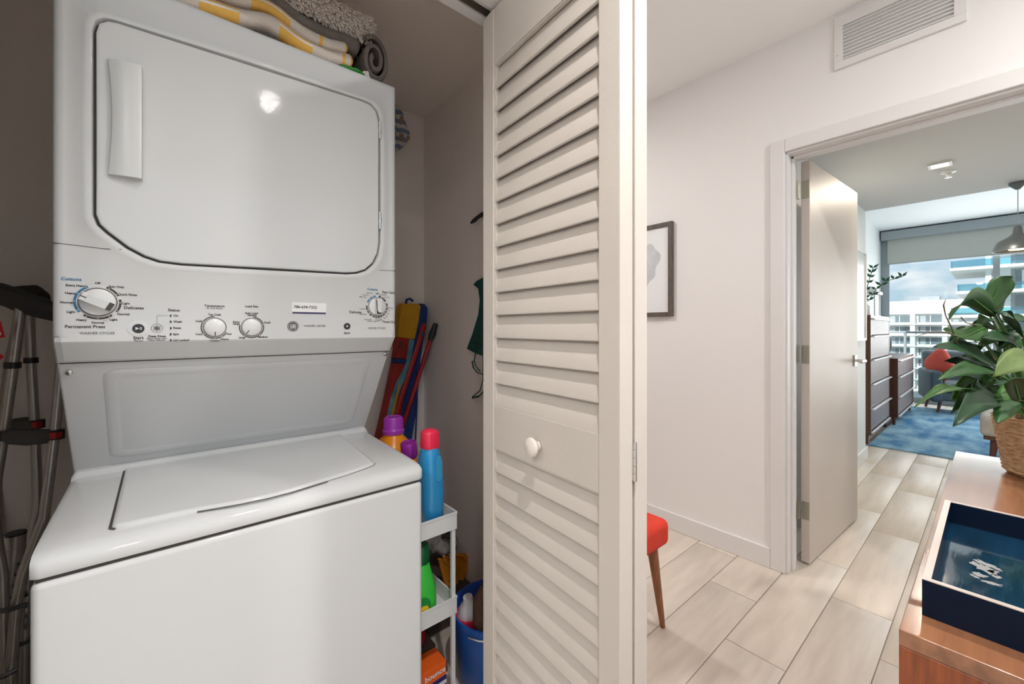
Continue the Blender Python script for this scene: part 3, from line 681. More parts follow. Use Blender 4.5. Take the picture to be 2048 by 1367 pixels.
for i in range(26):     # the far and outer side of the plant
    a = R(random.uniform(-170, 60)); el = random.uniform(.0, 1.0)
    dirv = V3((math.cos(a), math.sin(a), 0)); r0 = random.uniform(.08, .15); z_ = .16+.20*el
    b = PC+dirv*r0*(1.15-el*.6)+UP*z_; t_ = b+dirv*random.uniform(.08, .15)*(1-.5*el)+UP*random.uniform(-.05, .07)
    if b.x > 2.2 or t_.x > 2.25 or t_.x < 1.42: continue
    leaf(b, t_, random.uniform(.045, .065), droop=.02, m=random.choice([0, 1, 1, 4, 2]), side=dirv.cross(UP)+UP*random.uniform(-.3, .3))
for pts in ([(1916, 690, 1.04), (1903, 655, 1.02), (1891, 630, 1.01), (1887, 610, 1.0), (1892, 597, 1.0)], [(1910, 672, 1.03), (1895, 664, 1.0), (1870, 663, .99), (1852, 666, .98), (1833, 672, .98)], [(1965, 655, 1.1), (1945, 648, 1.05), (1932, 645, 1.04), (1922, 634, 1.04)], [(1990, 720, 1.05), (1972, 690, 1.06), (1950, 682, 1.06), (1935, 672, 1.06)]):
    MB().tube([P(x, y, d=q) for x, y, q in pts], [.0018, .0015, .0012, .0016, .0004][:len(pts)], n=6).build('dried_leaf_tip', dry_m, pt_)

# ------------------------------------------------------------------ red seat
red = mat('red_wool_fabric', (.62, .035, .012), .85, bump=.35, bscale=260, var=.12, vscale=30)
beech = mat('stained_beech', (.30, .11, .04), .4, var=.4, vscale=6, stretch=(10, 10, 1))
st = thing('red_stool', 'red upholstered stool with tapered brown legs beside the hall wall', 'stool', (1.3, 1.0, 0))
MB().box(1.145, 1.475, .80, 1.21, .375, .475).build('seat', red, st, bevel=.028, seg=5)
for sx, sy in ((1, -1), (1, 1), (-1, -1), (-1, 1)):
    cx_, cy_ = 1.31, 1.005
    t0_ = V3((cx_+sx*.12, cy_+sy*.15, .378)); f0 = V3((cx_+sx*(.22 if sx > 0 else .15), cy_+sy*.14, .0))
    MB().tube([f0, t0_], [.0105, .021], n=14).build('leg', beech, st)

# ------------------------------------------------------------------ wall pictures, vent
frame_m = mat('weathered_grey_wood', (.13, .105, .09), .6, var=.4, vscale=20, stretch=(1, 6, 1))
paper_m = mat('white_art_paper', (.80, .81, .83), .7)
ink_m = mat('pale_grey_ink', (.62, .64, .67), .8, var=.15, vscale=12)
pf = thing('framed_print', 'grey wood framed pale print hanging on the hall wall', 'picture', (2.31, 1.5, 1.55))
y0_, y1_, z0_, z1_ = 1.241, 1.80, 1.271, 1.838
fw = .026
for b in ((y0_, y0_+fw, z0_, z1_), (y1_-fw, y1_, z0_, z1_), (y0_+fw, y1_-fw, z0_, z0_+fw), (y0_+fw, y1_-fw, z1_-fw, z1_)):
    MB().box(2.298, 2.3235, b[0], b[1], b[2], b[3]).build('frame_rail', frame_m, pf, bevel=.002)
MB().box(2.308, 2.316, y0_+fw, y1_-fw, z0_+fw, z1_-fw).build('paper', paper_m, pf)
random.seed(5)
im = MB(); c0 = im.bm.verts.new((2.3078, 1.44, 1.60)); vs = []
for i in range(40):
    a = 2*PI*i/40; r = .11*(1+.12*math.sin(3*a)+.08*math.sin(7*a)); vs.append(im.bm.verts.new((2.3078, 1.44+r*math.cos(a), 1.60+r*1.2*math.sin(a))))
for i in range(40): im.face([c0, vs[i], vs[(i+1) % 40]])
im.build('printed_shape', ink_m, pf)
vt = thing('air_vent', 'white rectangular slatted air vent high on the hall wall', 'vent', (2.31, .27, 2.48))
vm = mat('vent_white', (.74, .73, .72), .5)
vy0, vy1, vz0, vz1 = .069, .471, 2.365, 2.602
for b in ((vy0, vy1, vz0, vz0+.032), (vy0, vy1, vz1-.05, vz1), (vy0, vy0+.033, vz0+.032, vz1-.05), (vy1-.031, vy1, vz0+.032, vz1-.05)):
    MB().box(2.312, 2.3235, *b).build('frame_rail', vm, vt, bevel=.001)
MB().box(2.3225, 2.3238, vy0+.03, vy1-.03, vz0+.03, vz1-.05).build('backing', mat('vent_backing_pale', (.78, .78, .78), .9), vt)  # pale backing plate behind the slats
first = None
for i in range(10):
    z = vz0+.034+i*.0155
    if first is None:
        first = MB().hexa([(2.3125, vy0+.033, z), (2.3205, vy0+.033, z+.0085), (2.3205, vy1-.031, z+.0085), (2.3125, vy1-.031, z), (2.3125, vy0+.033, z+.0035), (2.3205, vy0+.033, z+.0115), (2.3205, vy1-.031, z+.0115), (2.3125, vy1-.031, z+.0035)]).build('slat', vm, vt)
    else: copy_of(first, vt, (0, 0, i*.0155))
MB().lathe([(.0035, 0), (.003, .0015), (.0001, .002)], (2.312, vy1-.012, vz0+.06), 12, axis=(-1, 0, 0)).build('screw', chrome, vt)

# ------------------------------------------------------------------ closet contents: slim cart and bottles
cart_m = mat('cart_white_plastic', (.80, .80, .80), .35)
ct = thing('slim_cart', 'narrow white three tier cart squeezed beside the washer', 'cart', (.63, 1.34, 0))
KX0, KX1, KY0, KY1 = .553, .706, 1.10, 1.60
for zt in (.622, .356, .075):
    h = .054; t = .003
    m = MB()
    m.box(KX0, KX1, KY0, KY1, zt-h, zt-h+t)
    m.box(KX0, KX1, KY0, KY0+t, zt-h+t, zt).box(KX0, KX1, KY1-t, KY1, zt-h+t, zt).box(KX0, KX0+t, KY0+t, KY1-t, zt-h+t, zt).box(KX1-t, KX1, KY0+t, KY1-t, zt-h+t, zt)
    tr_ = m.build('tray', cart_m, ct)
    MB().box(KX0-.001, KX1+.001, KY0-.0015, KY0-.0002, zt-.006, zt+.0005).box(KX1+.0002, KX1+.0015, KY0-.001, KY1+.001, zt-.006, zt+.0005).build('rolled_rim', cart_m, tr_)
for x in (KX0+.009, KX1-.009):
    for y in (KY0+.009, KY1-.009):
        MB().box(x-.0065, x+.0065, y-.0065, y+.0065, .022, .57).build('post', cart_m, ct, bevel=.002)
        MB().lathe([(.0001, -.005), (.009, -.005), (.010, -.003), (.010, .003), (.009, .005), (.0001, .005)], (x, y, .0102), 16, axis=(1, 0, 0)).build('caster', black_m, ct)
zt1, zt2, zt3 = .622-.0505, .356-.0505, .075-.0505
pl_blue = mat('blue_detergent_plastic', (.03, .30, .62), .25, coat=.3, sss=.0)
pl_red = mat('red_cap_plastic', (.85, .03, .08), .35)
lab_white = mat('label_white', (.8, .78, .76), .5)
b1 = thing('detergent_bottle', 'tall blue detergent bottle with red cap on the top cart tray', 'bottle', (.648, 1.163, zt1))
c = (.645, 1.163, zt1+.001)
m = MB(); tower(m, [(0, .032, .042, 3), (.004, .036, .046, 3), (.10, .036, .047, 3), (.15, .035, .046, 3), (.20, .034, .040, 2.8), (.232, .030, .034, 2.4), (.244, .0275, .030, 2), (.250, .0265, .0265, 2)], c)
m.build('body', pl_blue, b1, ang=60)
tower(MB(), [(.250, .027, .027, 3.2), (.254, .0275, .0275, 3.2), (.296, .0265, .0265, 3.0), (.303, .024, .024, 2.6), (.309, .008, .008, 2)], c).build('cap', pl_red, b1, ang=50)
MB().lathe([(.0285, .238), (.0292, .241), (.0292, .247), (.0275, .250)], c, 28).build('neck_ring', pl_blue, b1)
# hand grip recess and label on the sides
gm = MB()
q = [V3((x, 1.1165, z)) for x, z in ((.640, .785), (.645, .803), (.657, .804), (.663, .785), (.662, .735), (.656, .722), (.641, .728))]
gm.prism([(p.x, p.y-.001, p.z) for p in q], (0, .004, 0)); gm.build('grip_recess', mat('blue_grip', (.045, .33, .60), .35), b1, bevel=.0012)
MB().prism([(.6822, 1.14, zt1+.01), (.6822, 1.19, zt1+.01), (.6822, 1.19, zt1+.14), (.6818, 1.14, zt1+.10)], (-.001, 0, 0)).build('label', lab_white, b1)
tri = MB().prism([(.6826, 1.145, zt1+.075), (.6826, 1.172, zt1+.085), (.6826, 1.165, zt1+.105), (.6826, 1.15, zt1+.10)], (-.0005, 0, 0)).build('label_mark', pl_red, b1)

orange = mat('orange_detergent_plastic', (.90, .30, .008), .3)
purple_c = mat('violet_cap_plastic', (.42, .05, .50), .35)
purple_d = mat('deep_purple_cap_plastic', (.30, .02, .32), .3)
b2 = thing('detergent_bottle', 'large orange detergent bottle with ribbed violet cap behind the washer corner', 'bottle', (.632, 1.40, zt1))
c = (.632, 1.405, zt1+.001)
tower(MB(), [(0, .055, .065, 3.2), (.006, .060, .072, 3.2), (.14, .062, .074, 3.2), (.19, .060, .072, 2.8), (.222, .050, .056, 2.4), (.240, .036, .038, 2), (.250, .033, .033, 2)], c).build('body', orange, b2, ang=60)
cp = [(.038, .250), (.0385, .262), (.0345, .266), (.033, .270)]
MB().lathe([(.0001, .250)]+cp+[(.0315, .305), (.029, .309), (.027, .307), (.0001, .306)], c, 30).build('cap', purple_c, b2)
rb = MB()
for k in range(26):
    a = 2*PI*k/26; rb.obox((c[0]+.0328*math.cos(a), c[1]+.0328*math.sin(a), c[2]+.287), ((math.cos(a), math.sin(a), 0), (-math.sin(a), math.cos(a), 0), (0, 0, 1)), .0012, .0009, .016)
rb.build('cap_ribs', purple_c, b2, kind='stuff')
b3 = thing('detergent_bottle', 'small orange bottle with deep purple cap between the blue and the large orange bottle', 'bottle', (.636, 1.275, zt1))
c = (.628, 1.268, zt1+.001)
tower(MB(), [(0, .030, .036, 3), (.004, .034, .040, 3), (.13, .034, .040, 3), (.165, .030, .034, 2.4), (.185, .024, .024, 2), (.195, .022, .022, 2)], c).build('body', orange, b3, ang=60)
MB().lathe([(.0001, -.008), (.023, -.008), (.0275, .0), (.0265, .042), (.024, .046), (.0215, .045), (.020, .041), (.0001, .041)], (c[0], c[1], c[2]+.203), 28, axis=(-.14, -.06, 1)).build('cap', purple_d, b3)
# second tray
green = mat('green_detergent_plastic', (.05, .62, .06), .3)
green_d = mat('dark_green_cap', (.005, .12, .035), .2)
b4 = thing('detergent_bottle', 'bright green detergent bottle with dark green cap on the middle cart tray', 'bottle', (.62, 1.155, zt2))
c = (.607, 1.150, zt2+.001)
tower(MB(), [(0, .038, .036, 2.8), (.005, .043, .040, 2.8), (.06, .046, .040, 2.6), (.10, .042, .038, 2.4), (.14, .032, .031, 2.2), (.165, .0265, .0265, 2), (.172, .025, .025, 2)], c).build('body', green, b4, ang=60)
MB().lathe([(.0245, .170), (.0265, .173), (.0255, .222), (.022, .227), (.0001, .228)], c, 26).build('cap', green_d, b4)
lb = MB().lathe([(.030, 0), (.030, .001), (.0001, .0015)], (c[0]-.018, c[1]-.0415, c[2]+.055), 28, axis=(0, -1, .0)).build('label', mat('label_green', (.01, .28, .04), .4), b4)
MB().lathe([(.012, .0012), (.012, .002), (.0001, .0022)], (c[0]-.012, c[1]-.0415, c[2]+.050), 7, axis=(0, -1, 0), sx=1.4).build('label_flower', mat('label_yellow', (.85, .55, .02), .5), lb)
# fabric softener sheets box on the lowest tray, leaning
bx = thing('dryer_sheet_box', 'orange and blue dryer sheet box leaning on the lowest cart tray', 'box', (.62, 1.15, zt3))
orr = mat('box_orange', (.90, .13, .01), .4); nav = mat('box_navy', (.015, .02, .16), .4)
ax_ = V3((1, 0, .03)).normalized(); az_ = V3((-.03, 0, 1)).normalized(); ay_ = V3((0, 1, 0))
bc = V3((.622, 1.160, zt3+.064))
MB().obox(bc, (ax_, ay_, az_), .061, .035, .061).build('carton', orr, bx, bevel=.001)
MB().obox(bc-ay_*.0353-az_*.010, (ax_, ay_, az_), .0605, .0006, .026).build('navy_band', nav, bx)
MB().obox(bc-ay_*.0358-az_*.004, (ax_, ay_, az_), .0605, .0006, .006).build('white_band', lab_white, bx)
me_b = text([('bounce', 0, 0, .017, C_, .0006)], 0)
me = bpy.data.meshes.new('lettering'); me_b.to_mesh(me); me_b.free(); me.materials.append(lab_white)
o = bpy.data.objects.new('lettering', me); COL.objects.link(o); o.location = bc-ay_*.0362+az_*.037+ax_*.022; o.rotation_euler = (0, -math.atan2(.03, 1), 0)
o.parent = bx; o.matrix_parent_inverse = PINV(bx)
rg = thing('red_pouch', 'crumpled dark red refill pouch lying above the dryer sheet box', 'pouch', (.62, 1.22, .02))
random.seed(4)
def crumple(mb, c, h, amp=.2, nu=22, nv=12, mi=0):
    ls = []
    for j in range(nv+1):
        v = -PI/2+PI*j/nv; l = []
        for i in range(nu):
            u_ = 2*PI*i/nu; k = 1+amp*(math.sin(3*u_+2*v+c[0]*40)*.5+math.sin(5*u_-3*v+c[1]*30)*.35+math.sin(9*u_+4*v)*.15)
            l.append((c[0]+h[0]*math.cos(v)*math.cos(u_)*k, c[1]+h[1]*math.cos(v)*math.sin(u_)*k, c[2]+h[2]*math.sin(v)*k))
        ls.append(l)
    mb.loft(ls, mi=mi); return mb
crumple(MB(), (.622, 1.235, .185), (.048, .028, .030), .22).build('pouch', mat('red_foil', (.35, .015, .015), .4), rg)
MB().obox((.598, 1.205, .185), ((1, 0, .6), (0, 1, 0), (-.6, 0, 1)), .012, .004, .025).build('blue_stripe', mat('blue_foil', (.02, .15, .45), .4), rg, bevel=.001)
MB().box(.575, .69, 1.205, 1.28, zt3+.0005, .150).build('box_below', mat('brown_card', (.10, .06, .04), .8), rg, bevel=.001)
# things stacked behind the cart
ob = thing('orange_cloth', 'crumpled orange cleaning cloth hanging behind the cart', 'cloth', (.80, 1.50, .42))
cl_m = mat('orange_cloth', (.72, .26, .01), .85, bump=.3, bscale=120, var=.3, vscale=14)
sheet = MB(); rows = []
def drape(pxs, Y, thick, m_, name, root, wob=.012):
    """hanging cloth: quad rows given by left and right pixels on plane Y"""
    mb = MB(); n = 14; A = []
    for side in (0, 1):
        rows = []
        for (xl, yl, xr, yr) in pxs:
            a, b = P(xl, yl, Y=Y), P(xr, yr, Y=Y)
            rows.append([mb.bm.verts.new(a.lerp(b, i/n)+V3((0, side*thick+wob*math.sin(i*1.35+len(rows)*.6)*math.sin(PI*(i+.5)/(n+1)), 0))) for i in range(n+1)])
        A.append(rows)
    for rows in A:
        for r0_, r1_ in zip(rows, rows[1:]):
            for i in range(n): mb.face([r0_[i], r0_[i+1], r1_[i+1], r1_[i]])
    F0, B0 = A
    for i in range(n): mb.face([F0[0][i], F0[0][i+1], B0[0][i+1], B0[0][i]]); mb.face([F0[-1][i], F0[-1][i+1], B0[-1][i+1], B0[-1][i]])
    for k in range(len(pxs)-1):
        mb.face([F0[k][0], F0[k+1][0], B0[k+1][0], B0[k][0]]); mb.face([F0[k][n], F0[k+1][n], B0[k+1][n], B0[k][n]])
    return mb.build(name, m_, root)
drape([(878, 1120, 912, 1108), (880, 1130, 932, 1108), (884, 1145, 940, 1118), (888, 1160, 938, 1140), (893, 1172, 930, 1160), (896, 1180, 922, 1172)], 1.50, .012, cl_m, 'cloth', ob, .02)
crumple(MB(), P(930, 1135, Y=1.53), (.018, .02, .045), .25).build('cloth_fold', mat('orange_brown_cloth', (.30, .12, .01), .9), ob)
mw = thing('mesh_cloths', 'wad of pale grey cleaning cloths under the top cart tray', 'cloth', (.72, 1.5, .6))
pg = mat('pale_grey_cloth', (.46, .42, .40), .9, bump=.4, bscale=100, var=.35, vscale=25)
for px, py, hx, hy in ((886, 1092, .055, .035), (905, 1080, .04, .03), (916, 1078, .028, .035)):
    crumple(MB(), P(px, py, Y=1.62), (hx, .05, hy), .22).build('cloth', pg, mw)
crumple(MB(), P(896, 1068, Y=1.60), (.03, .03, .014), .25).build('dark_scrap', black_m, mw)
bb = thing('storage_box', 'dark brown box standing in the closet corner behind the cart', 'box', (.83, 1.70, 0))
dkb = mat('dark_brown_box', (.075, .05, .04), .8)
MB().box(.72, 1.0, 1.42, 1.88, .001, .09).build('carton', dkb, bb, bevel=.004)
MB().box(.715, 1.005, 1.415, 1.885, .09, .11).build('lid', dkb, bb, bevel=.004)
# blue bucket with scrubbing things
bk = thing('bucket', 'dark blue round bucket on the closet floor half hidden by the louvered door', 'bucket', (.86, 1.125, 0))
blu = mat('blue_bucket_plastic', (.01, .045, .30), .35, var=.3, vscale=6, col2=(.008, .09, .38))
BC = (.868, 1.12, .001)
MB().lathe([(.0001, 0), (.112, 0), (.116, .004), (.138, .235), (.143, .237), (.143, .251), (.138, .253), (.134, .249), (.112, .008), (.0001, .006)], BC, 40).build('body', blu, bk, ang=40)
MB().tube([(BC[0]+.147*math.cos(a), BC[1]+.147*math.sin(a)*.98, .228) for a in [R(200+i*14) for i in range(11)]], .0025, n=6).build('wire_handle', steel, bk)
jg = thing('spray_bottle', 'white bottle with red collar lying tilted inside the blue bucket', 'bottle', (.82, 1.08, .03))
jx = V3((.35, -.15, .92)).normalized()
MB().lathe([(.0001, 0), (.040, 0), (.045, .006), (.047, .21), (.044, .235), (.030, .262), (.018, .275), (.016, .29), (.0001, .291)], V3((.835, 1.15, .012)), 24, axis=(-.19, 0, 1)).build('body', mat('bottle_white', (.66, .64, .64), .25), jg)
MB().lathe([(.048, .0), (.049, .002), (.049, .03), (.048, .032)], V3((.7968, 1.15, .213)), 24, axis=(-.19, 0, 1)).build('red_collar', pl_red, jg)
br = thing('scrub_brush', 'brown bristled brush head sticking out of the blue bucket', 'brush', (.88, 1.15, .02))
brn = mat('brown_bristle', (.09, .045, .03), .95, bump=.8, bscale=150)
tower(MB(), [(0, .010, .010, 2), (.16, .011, .011, 2), (.20, .045, .022, 2.5), (.25, .060, .026, 2.8), (.32, .060, .026, 2.8), (.355, .03, .02, 2.4)], (.812, 1.070, .012)).build('head', brn, br)

# ------------------------------------------------------------------ long bag, pole, apron, plaid cloth in the corner
bag = thing('sports_bag', 'long yellow red and blue zipped bag leaning in the closet corner', 'bag', (.80, 1.75, 0))
yel = mat('bag_yellow', (.66, .33, .005), .7, bump=.2, bscale=80, var=.12, vscale=10); rdm = mat('bag_red', (.45, .02, .015), .6, var=.3, vscale=12); nvy = mat('bag_navy', (.01, .035, .16), .7); tea = mat('bag_teal', (.02, .22, .30), .5, var=.4, vscale=10, col2=(.25, .40, .45)); blb = mat('bag_blue', (.008, .04, .20), .7, bump=.1)
# centre line on the leaning bag: left edge, seam and right edge per height, at real depths
def bagpt(px, py):
    k = (py-600)/300; return P(px, py, Y=1.83-.03*k)
def band(rows, m_, name, dep=.06, off=0):
    ls = [[bagpt(xl, y)+V3((0, -off, 0)), bagpt(xr, y2)+V3((0, -off, 0)), bagpt(xr, y2)+V3((.0, dep, 0)), bagpt(xl, y)+V3((0, dep, 0))] for xl, y, xr, y2 in rows]
    return MB().loft(ls).build(name, m_, bag, bevel=.004, seg=2)
band([(806, 606, 838, 607), (803, 612, 842, 612), (799, 640, 838, 642), (796, 674, 830, 678)], yel, 'top_panel')
band([(796, 674, 830, 678), (796, 700, 824, 703), (793, 716, 818, 719)], rdm, 'red_panel')
band([(793, 716, 818, 719), (792, 726, 815, 728)], nvy, 'navy_band')
band([(792, 726, 815, 728), (784, 765, 812, 770), (772, 820, 804, 822), (758, 880, 795, 885), (750, 950, 785, 955), (712, 1170, 745, 1173)], rdm, 'lower_panel')
band([(842, 606, 850, 608), (842, 612, 856, 616), (838, 642, 853, 650), (830, 678, 846, 690), (824, 703, 842, 715), (815, 728, 840, 740), (812, 770, 837, 780), (804, 822, 832, 830), (795, 885, 822, 890), (785, 955, 815, 960), (745, 1173, 775, 1178)], blb, 'side_gusset', .07, .0)
band([(819, 676, 829, 680), (815, 700, 825, 703), (812, 724, 820, 727), (806, 738, 818, 742), (792, 765, 804, 770), (780, 800, 791, 804), (768, 860, 779, 866)], tea, 'teal_stripe', .01, .004)
band([(797, 765, 800, 768), (786, 810, 791, 814), (774, 860, 781, 864)], yel, 'yellow_stripe', .01, .006)
MB().tube([bagpt(812, 607), bagpt(813, 599), bagpt(820, 597), bagpt(826, 602)], .006, n=8).build('hang_loop', nvy, bag)
for x0_, y0_, x1_, y1_ in ((797, 684, 806, 684), (797, 692, 804, 692)): MB().obox(bagpt((x0_+x1_)/2, y0_)+V3((0, -.004, 0)), ((1, 0, 0), (0, 1, 0), (0, 0, 1)), .010, .003, .005).build('patch', mat('bag_patch', (.10, .07, .06), .8), bag)
MB().tube([P(833, 740, Y=1.80), P(834, 800, Y=1.78), P(831, 872, Y=1.74), P(829, 930, Y=1.72)], .010, n=8, flat=.3).build('strap', blb, bag)
po = thing('red_pole', 'slim red pole with black grip leaning on the closet back corner', 'pole', (.7, 1.6, 0))
rp_m = mat('red_enamel', (.36, .01, .012), .3)
pa, pe_ = P(862, 676, Y=1.765), V3((.615, 1.845, .012))
dv = (pe_-pa).normalized()
MB().tube([pa, pe_], .0105, n=14).build('shaft', rp_m, po)
MB().tube([pa+dv*.012, pa-dv*.02, pa-dv*.055, pa-dv*.075], [.0125, .017, .013, .012], n=14).build('grip', black_m, po)
rh = thing('red_broom', 'shorter red handled tool with black hole between bag and pole', 'tool', (.7, 1.7, 0))
pa, pe_ = P(847, 655, Y=1.76), V3((.543, 1.785, .015)); dv = (pe_-pa).normalized()
MB().tube([pa-dv*.02, pa, pa+dv*.06, pa+dv*.2, pe_], [.010, .018, .016, .015, .015], n=12, flat=.7).build('shaft', rp_m, rh)
MB().tube([P(847, 662, Y=1.742), P(845, 672, Y=1.742)], .006, n=8).build('hanging_hole', black_m, rh)

ap = thing('green_apron', 'dark green apron hanging on the right closet wall', 'apron', (1.0, 1.4, 1.2))
apm = mat('dark_green_cotton', (.008, .075, .055), .85, bump=.15, bscale=140, var=.25, vscale=12)
def wallpoly(pxs, name, X=1.0, th=.008, m_=apm, root=ap):
    return MB().prism([P(x, y, X=X) for x, y in pxs], (th, 0, 0)).build(name, m_, root, bevel=.002)
wallpoly([(952, 562), (946, 569), (956, 577), (959, 600), (956, 628), (944, 668), (933, 697), (950, 703), (966, 712), (990, 716), (985, 640), (975, 665), (967, 664), (964, 650), (965, 620), (975, 590), (980, 570), (968, 553)], 'bib')
wallpoly([(933, 697), (939, 684), (966, 690), (992, 700), (990, 716), (966, 712), (950, 706)], 'hem', X=.994)
for pts in ([(951, 706), (948, 722), (944, 722), (947, 735), (955, 745), (966, 748), (975, 752)], [(948, 720), (952, 732), (960, 742)], [(966, 712), (966, 760), (960, 780), (945, 793)], [(945, 795), (958, 792), (968, 782)]):
    MB().tube([P(x, y, X=.997) for x, y in pts], .0055, n=8, flat=.4).build('tie', apm, ap)
hkx = thing('wall_hook', 'black hook on the right closet wall above the green apron', 'hook', (1.0, 1.4, 1.65))
MB().tube([P(942, 446, X=.985), P(948, 441, X=.99), P(956, 434, X=.995), P(966, 428, X=1.0), P(985, 424, X=1.012)], [.005, .009, .008, .010, .010], n=10).build('hook', black_m, hkx)

pc = thing('checked_cloth', 'small blue and tan checked cloth hanging beside the dryer top', 'cloth', (.89, 1.86, 2.18))
def checkmat():
    m = bpy.data.materials.new('checked_cotton'); m.use_nodes = True; t = m.node_tree; b = t.nodes['Principled BSDF']; b.inputs['Roughness'].default_value = .85
    c = t.nodes.new('ShaderNodeTexCoord'); s_ = t.nodes.new('ShaderNodeSeparateXYZ'); t.links.new(c.outputs['Object'], s_.inputs[0])
    def tri_(sock, f, off):
        a = t.nodes.new('ShaderNodeMath'); a.operation = 'MULTIPLY_ADD'; a.inputs[1].default_value = f; a.inputs[2].default_value = off; t.links.new(sock, a.inputs[0])
        q_ = t.nodes.new('ShaderNodeMath'); q_.operation = 'FRACT'; t.links.new(a.outputs[0], q_.inputs[0])
        g_ = t.nodes.new('ShaderNodeMath'); g_.operation = 'GREATER_THAN'; g_.inputs[1].default_value = .5; t.links.new(q_.outputs[0], g_.inputs[0]); return g_.outputs[0]
    r1 = tri_(s_.outputs['Z'], 24, .1); r2 = tri_(s_.outputs['X'], 28, .3); r3 = tri_(s_.outputs['Z'], 12, .35)
    m1 = t.nodes.new('ShaderNodeMixRGB'); m1.inputs[1].default_value = (.62, .60, .57, 1); m1.inputs[2].default_value = (.20, .25, .36, 1); t.links.new(r1, m1.inputs[0])
    m2 = t.nodes.new('ShaderNodeMixRGB'); m2.inputs[2].default_value = (.33, .24, .18, 1); t.links.new(m1.outputs[0], m2.inputs[1])
    ml = t.nodes.new('ShaderNodeMath'); ml.operation = 'MULTIPLY'; t.links.new(r2, ml.inputs[0]); t.links.new(r3, ml.inputs[1]); t.links.new(ml.outputs[0], m2.inputs[0])
    t.links.new(m2.outputs[0], b.inputs['Base Color']); return m
drape([(770, 205, 798, 214), (765, 225, 806, 226), (760, 245, 811, 243), (755, 262, 819, 262), (755, 275, 821, 276), (758, 290, 806, 294), (765, 300, 798, 300)], 1.85, .01, checkmat(), 'cloth', pc, .012)
MB().tube([P(785, 205, Y=1.86), P(785, 202, Y=1.898)], .004, n=8).build('peg', black_m, pc)

# ------------------------------------------------------------------ linen on top of the dryer
ZD = 1.9005
cream = mat('cream_terry', (.66, .58, .51), .95, bump=.35, bscale=220); yelt = mat('yellow_terry', (.78, .45, .10), .95, bump=.35, bscale=220); wht = mat('white_terry', (.74, .70, .66), .95)
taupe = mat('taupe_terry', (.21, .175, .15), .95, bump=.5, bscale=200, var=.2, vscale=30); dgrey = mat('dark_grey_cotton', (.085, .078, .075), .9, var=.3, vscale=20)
def towel(name, label, x0, x1, y0, y1, zlow, th, bands, root=None, nx=120, group=None, mats=(cream, yelt, wht)):
    """folded towel: rounded front fold, lower surface follows zlow(x); bands = list of (x from, x to) that are yellow"""
    mb = MB(); prs = []
    nv = 10
    for j in range(nv+1):
        a = R(-90-180*j/nv); prs.append((y0+th/2+th/2*math.cos(a)*1.0, th/2+th/2*math.sin(-a) if False else th/2-th/2*math.cos(R(180*j/nv))))
    prs = [(y1, 0)]+[(y0+th/2-th/2*math.sin(R(180*j/nv)), th/2-th/2*math.cos(R(180*j/nv))) for j in range(nv+1)]+[(y1, th)]
    rows = []
    for i in range(nx+1):
        x = x0+(x1-x0)*i/nx; k = min(1, i/2+.35, (nx-i)/2+.35)
        rows.append([mb.bm.verts.new((x, y+.003*math.sin(x*31+z*60)+(.01*max(0, 1-k)), zlow(x, y)+th/2+(z-th/2)*(k*.9+.1)+.0015*math.sin(x*47+y*30))) for y, z in prs])
    m = len(prs)
    for i in range(nx):
        x = x0+(x1-x0)*(i+.5)/nx
        for j in range(m-1):
            mi = 0; f_ = (j-.5)/(nv)
            for a, b in bands:
                if a <= x <= b:
                    mi = 1
                    if b-a > .02 and (abs(f_-.52) < .06 or abs(f_-.80) < .06): mi = 2
            mb.face([rows[i][j], rows[i+1][j], rows[i+1][j+1], rows[i][j+1]], mi)
        mb.face([rows[i][0], rows[i+1][0], rows[i+1][m-1], rows[i][m-1]], 0)
    mb.face(rows[0]); mb.face(rows[-1][::-1])
    o = mb.build(name, list(mats), None, ang=60); return tag(o, label, 'towel', group)
hump = lambda x, y: ZD+.002+.030*math.exp(-((x-.195)/.055)**2)+.012*max(0, min(1, (x-.34)/.05))
low = lambda x, y: hump(x, y)+.0015*math.sin(x*20)
def xs(px): return P(px, 60, Y=1.14).x
towel('folded_towel', 'cream and yellow striped towel, lower of the two folded on the dryer', -.13, xs(708), 1.138, 1.55, low, .040, [(xs(397), xs(480)), (xs(560), xs(626)), (xs(684), xs(690)), (xs(702), xs(709))], group=None)
low2 = lambda x, y: hump(x, y)+.0415+.012*math.exp(-((x-.10)/.08)**2)
towel('folded_towel', 'cream and yellow striped towel, upper of the two folded on the dryer', -.12, xs(700), 1.148, 1.55, low2, .034, [(xs(420), xs(440)), (xs(505), xs(582)), (xs(640), xs(647)), (xs(695), xs(701))])
towel('folded_towel', 'taupe grey towel folded above the striped towels', 0.0, .43, 1.17, 1.58, lambda x, y: hump(x, y)+.078+.012*math.exp(-((x-.10)/.08)**2)-.01*max(0, (x-.3)*4), .045, [], mats=(taupe,))
# rolled taupe towel at the right end
rt = thing('rolled_towel', 'rolled taupe towel standing at the right end of the dryer top', 'towel', (.48, 1.33, ZD))
rm = MB(); sp = []
for i in range(46):
    a = 2.2+i*.28; r = .010+.0031*a
    sp.append((r*.86*math.cos(a), r*1.38*math.sin(a)))
cx_, cz_ = .470, ZD+.082
ls = []
for y in (1.17, 1.175, 1.53, 1.535):
    k = .94 if y in (1.17, 1.535) else 1
    ls.append([(cx_+x*k, y, cz_+z*k) for x, z in sp]+[(cx_+(x*(1-.012/max(.014, math.hypot(x, z))))*k, y, cz_+(z*(1-.012/max(.014, math.hypot(x, z))))*k) for x, z in reversed(sp)])
rm.loft(ls).build('roll', taupe, rt, ang=60)
